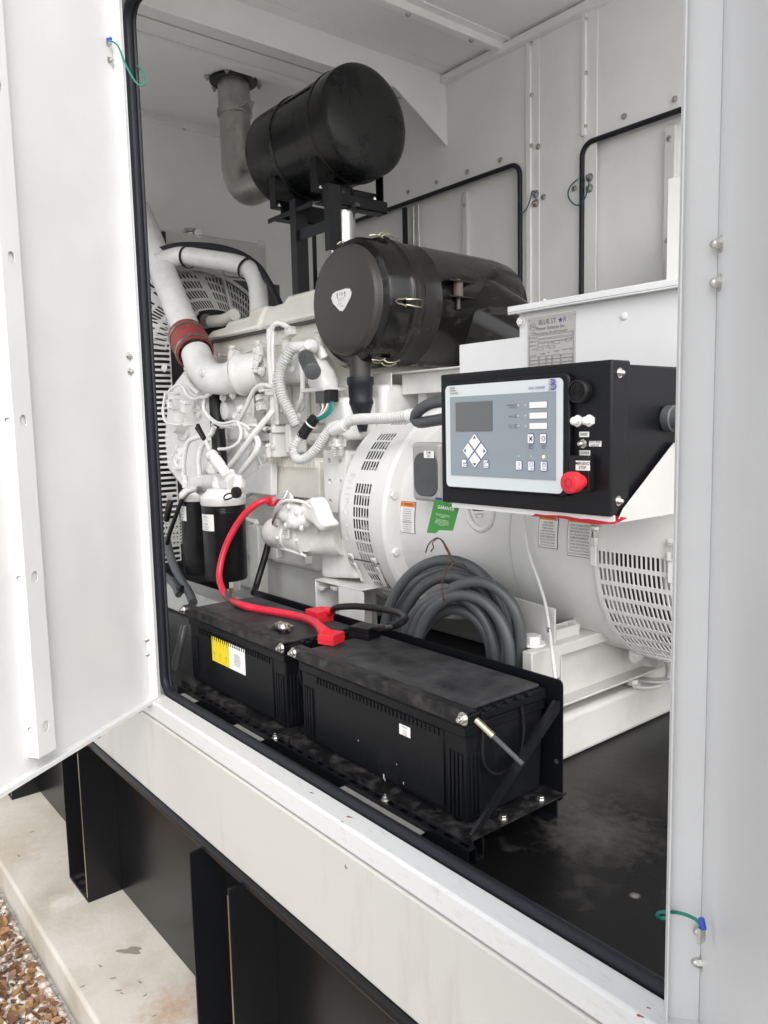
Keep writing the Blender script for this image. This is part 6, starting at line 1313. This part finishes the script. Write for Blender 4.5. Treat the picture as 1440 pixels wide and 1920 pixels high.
b = MB(); b.tube([P(528,1028,Y=1.34), P(572,1042,Y=1.34)], .005, seg=8, smooth=False); b.build('tie_bolt', EN, sm)
lb0 = s0_ + sx_*.02; b = MB()
T([(512,975,1.33),(514,958,1.31),(524,942,1.30),(534,932,1.30),(539,920,1.31)], .0028, 'lead_wire', EN, sm, seg=6); T([(514,980,1.33),(520,955,1.30),(532,940,1.29),(548,938,1.30),(570,942,1.31),(582,952,1.33)], .0050, 'lead_wire', EN, sm, seg=8)
for k in range(5): T([(512,936+2*k,1.35),(520,927+2*k,1.33),(532,923+3*k,1.32),(543,925+2*k,1.32),(550,934+k,1.33)], .0019, 'lead_wire', 'loom_grey' if k % 2 else EN, sm, seg=6)
T([(530,940,1.30),(522,955,1.29),(516,970,1.29),(511,982,1.30),(519,987,1.30)], .0040, 'lead_wire', 'zinc', sm, seg=6)
lab_c = P(537, 1000, Y=1.312); o = decal('type_label', sm, 'paper', quad(lab_c.x-.022, lab_c.x+.022, lab_c.z-.014, lab_c.z+.014, 1.310), (0,-1,0), .001)
b = MB(); b.text('24V 7.8kW\nR 14-F 203\n3708 40 12\nCW', .0065, (lab_c.x, 1.3075, lab_c.z), X1, Z1, bold=True, sx=.9); b.build('lettering', 'ink', o)
for (x, y) in ((541,950),(556,962),(536,985),(566,990)): fast('hex', EN, P(x, y, Y=1.30), (-.2,-1,0), .008, sm)
# ---- filters with their white heads
flt = []
def filter_(px0, px1, pt_, pb_, Yf, lab, cap_h):
    cc_ = P((px0+px1)/2, (pt_+pb_)/2, Y=Yf); xc = cc_.x; r = (px1-px0)/2 * (cc_-CAM).dot(V(AX[2],AY[2],AZ[2])) / FPX; z1 = P((px0+px1)/2, pt_, Y=Yf).z; z0 = P((px0+px1)/2, pb_, Y=Yf).z
    t = thing('fuel_filter', lab, 'fuel filter', (xc, Yf, z0), 'fuel filters')
    b = MB(); b.lathe((xc, Yf, z0), (0,0,1), [(-.004,.001),(-.002,r*.7),(0,r*.93),(.008,r*.98),(z1-z0-.012,r),(z1-z0-.01,r*1.012),(z1-z0,r*1.012)], 44); b.build('canister', 'black_paint', t)
    b = MB(); b.lathe((xc, Yf, z1), (0,0,1), [(0,r*1.015),(.004,r*1.05),(.026,r*1.06),(.034,r*.98),(.046,r*.80),(cap_h,r*.70)], 44); b.build('filter_head', EN, t)
    f = lambda a, z: V(xc + r*1.012*_m.sin(a), Yf - r*1.012*_m.cos(a), z)
    return t, xc, r, z0, z1, f
t1, xc, r, z0, z1, f = filter_(342, 408, 938, 1072, 1.36, 'smaller black fuel filter, the left one of the pair on the engine', .05)
def flabel(f, a0_, a1_, z0_, z1_, par):
    b = MB(); n = 6; b.add([f(a0_+(a1_-a0_)*k/n, z) for k in range(n+1) for z in (z0_, z1_)], [[2*k, 2*k+2, 2*k+3, 2*k+1] for k in range(n)]); o = b.build('filter_label', 'paper', par, solid=.0006)
    am = (a0_+a1_)/2; w_ = (z1_-z0_); g = V(_m.cos(am), _m.sin(am), 0)
    q = f(am, z1_-w_*.16); q = q + (q - f(am, z1_-w_*.16))*0
    nrm = V(_m.sin(am), -_m.cos(am), 0)
    for (tx, sz, zz, mm) in (('Perkins', w_*.16, .14, 'sky_ink'), ('Genuine', w_*.13, .33, 'lime_ink'), ('Fuel Filter', w_*.13, .58, 'ink_blue'), ('Filtre a carburant', w_*.09, .76, 'ink_blue'), ('Kraftstofffilter', w_*.09, .88, 'ink_blue')):
        b = MB(); b.text(tx, sz, f(am, z1_-w_*zz) + nrm*.0022, g, (0,0,1), bold=True, sx=.7); b.build('lettering', mm, o)
flabel(f, -.30, .38, z1-.075, z1-.018, t1)
t2, xc2, r2, z02, z12, f2 = filter_(382, 462, 946, 1084, 1.28, 'larger black fuel filter with a white label, right one of the engine pair', .055)
flabel(f2, -.25, .62, z12-.085, z12-.028, t2)
for k in range(3):
    b = MB(); b.lathe((xc2, 1.28, z12-.012-.006*k), (0,0,1), [(0,r2*1.012),(.001,r2*1.02),(.0025,r2*1.012)], 44, cap0=False, cap1=False); b.build('bead', 'black_paint', t2)
# filter base casting and fittings
fb = MB(); fb.tube([V(xc-.03, 1.37, z1+.055), V(xc+.03, 1.36, z1+.065), V(xc2, 1.31, z12+.075), V(xc2+.06, 1.30, z12+.07)], .034, seg=20); fb.build('filter_base', EN, en)
for (x, y, Y, r_, h_) in ((348,905,1.35,.016,.04),(376,905,1.345,.016,.04),(398,880,1.34,.020,.03),(432,895,1.30,.022,.04),(447,905,1.29,.02,.035),(408,905,1.29,.022,.035)):
    b = MB(); c_ = P(x, y, Y=Y); b.lathe(c_ - V(0,0,h_/2), (0,0,1), [(0, r_), (h_*.6, r_*.95), (h_*.65, r_*.75), (h_*1.2, r_*.7)], 8); b.build('fitting', EN, en, bevel=.002)
p1_, p2_ = P(398, 855, Y=1.27), P(428, 893, Y=1.285)
b = MB(); d_ = p2_-p1_; b.lathe(p1_, d_, [(-.012,.020),(-.004,.0225),(.004,.0225),(.008,.017),(.018,.017),(.02,.022),(d_.length*.5,.021),(d_.length*.55,.019),(d_.length,.019)], 26); b.build('priming_pump', EN, en)
b = MB(); b.cyl(P(375, 802, Y=1.27), P(393, 845, Y=1.27), .0065, 12); b.build('pump_rod', EN, en)
b = MB(); q0_, q1_ = P(373, 800, Y=1.268), P(386, 823, Y=1.268); b.M = frame(q0_, q1_-q0_, (0,-1,0)); L_ = (q1_-q0_).length; b.prism([V(-.003,-.012,0), V(-.003,.012,0), V(L_*.4,.009,0), V(L_,.008,0), V(L_,-.008,0), V(L_*.4,-.009,0)], (0,0,.012)); b.M = None; b.build('pull_tab', 'cable_black', en, bevel=.001)
b = MB(); c_ = P(447, 923, Y=1.25); b.lathe(c_, (.3,-1,0), [(0,.016),(.004,.019),(.016,.019),(.018,.016)], 24); b.build('dust_cap', 'cable_black', en)
T([(440,928,1.245),(430,925,1.24),(421,930,1.24),(420,936,1.24),(428,936,1.24),(438,931,1.24)], .0028, 'cap_strap', 'cable_black', en, seg=6)
# steel-ended black fuel hoses to the filters
T([(372,919,1.30),(358,922,1.29),(348,930,1.285),(340,938,1.28)], .0065, 'hose_end', 'zinc', en, seg=10); fast('hex', 'zinc', P(374, 919, Y=1.30), (-1,-.3,0), .012, en)
T([(342,936,1.28),(336,950,1.27),(328,972,1.26),(318,1000,1.25),(313,1020,1.25)], .0085, 'fuel_hose', 'cable_black', en, seg=12)
T([(320,938,1.25),(316,955,1.24),(312,975,1.24)], .012, 'fuel_hose', 'cable_black', en, seg=12); b = MB(); b.lathe(P(316,945,Y=1.25), (0,0,1), [(-.008,.014),(.004,.014)], 16); b.build('hose_ring', 'brass', en); b = MB(); b.lathe(P(318,936,Y=1.25), (0,0,1), [(-.01,.011),(.018,.011)], 6); b.build('hose_nut', 'zinc', en)
bkp = thing('black_drop_pipe', 'thick black pipe standing upright in front of the engine side', 'pipe', P(408, 800, Y=1.45))
T([(403,724,1.47),(408,800,1.46),(413,870,1.45),(416,900,1.45)], .028, 'pipe', 'cable_black', bkp, seg=20)
lc = thing('black_floor_cable', 'black cable rising from behind the left battery towards the starter', 'cable', P(490, 1060, Y=1.3))
T([(504,1015,1.40),(498,1040,1.38),(489,1070,1.36),(480,1100,1.33),(476,1112,1.3)], .0115, 'cable', 'cable_black', lc, seg=12)
fh = thing('grey_hoses', 'two dusty grey hoses dropping into the corner left of the left battery', 'hoses', P(335, 1060, Y=1.2))
T([(312,1010,1.30),(322,1050,1.28),(338,1085,1.26),(355,1112,1.24),(362,1130,1.22)], .0165, 'hose', 'conduit', fh, seg=14); T([(312,1080,1.24),(325,1095,1.22),(335,1115,1.2)], .013, 'hose', 'conduit', fh, seg=12); T([(320,1085,1.26),(335,1092,1.25),(342,1110,1.24)], .010, 'hose', 'conduit_dark', fh, seg=12)
T([(346,1175,1.02),(340,1200,1.0),(333,1230,.99),(328,1255,.98)], .012, 'hose', 'conduit', fh, seg=12)
c_ = P(338, 1102, Y=1.2); b = MB(); b.cbox(c_, (.03,.02,.02)); b.build('hose_clip', 'cable_black', fh, bevel=.003)
# lower cross member + drain cock behind left battery
b = MB(); b.box(P(430, 1105, Y=1.42), P(450, 1082, Y=1.45)); b.build('drain_bracket', EC, en); b = MB(); c_ = P(436, 1108, Y=1.40); b.lathe(c_, (0,-1,0), [(0,.012),(.02,.012),(.022,.008)], 8); b.build('drain_cock', 'brass', en)
# perforated step guard low on the left
b = MB(); b.slots(lambda u, v: P(310, 1010, X=-3.2) + V(0, .0+u, v), [.016*k for k in range(12)], [-.03+.014*k for k in range(9)], (.005, .004), npt=8); b.build('low_guard', 'grey_paint_and_shade', rd_, solid=.002)
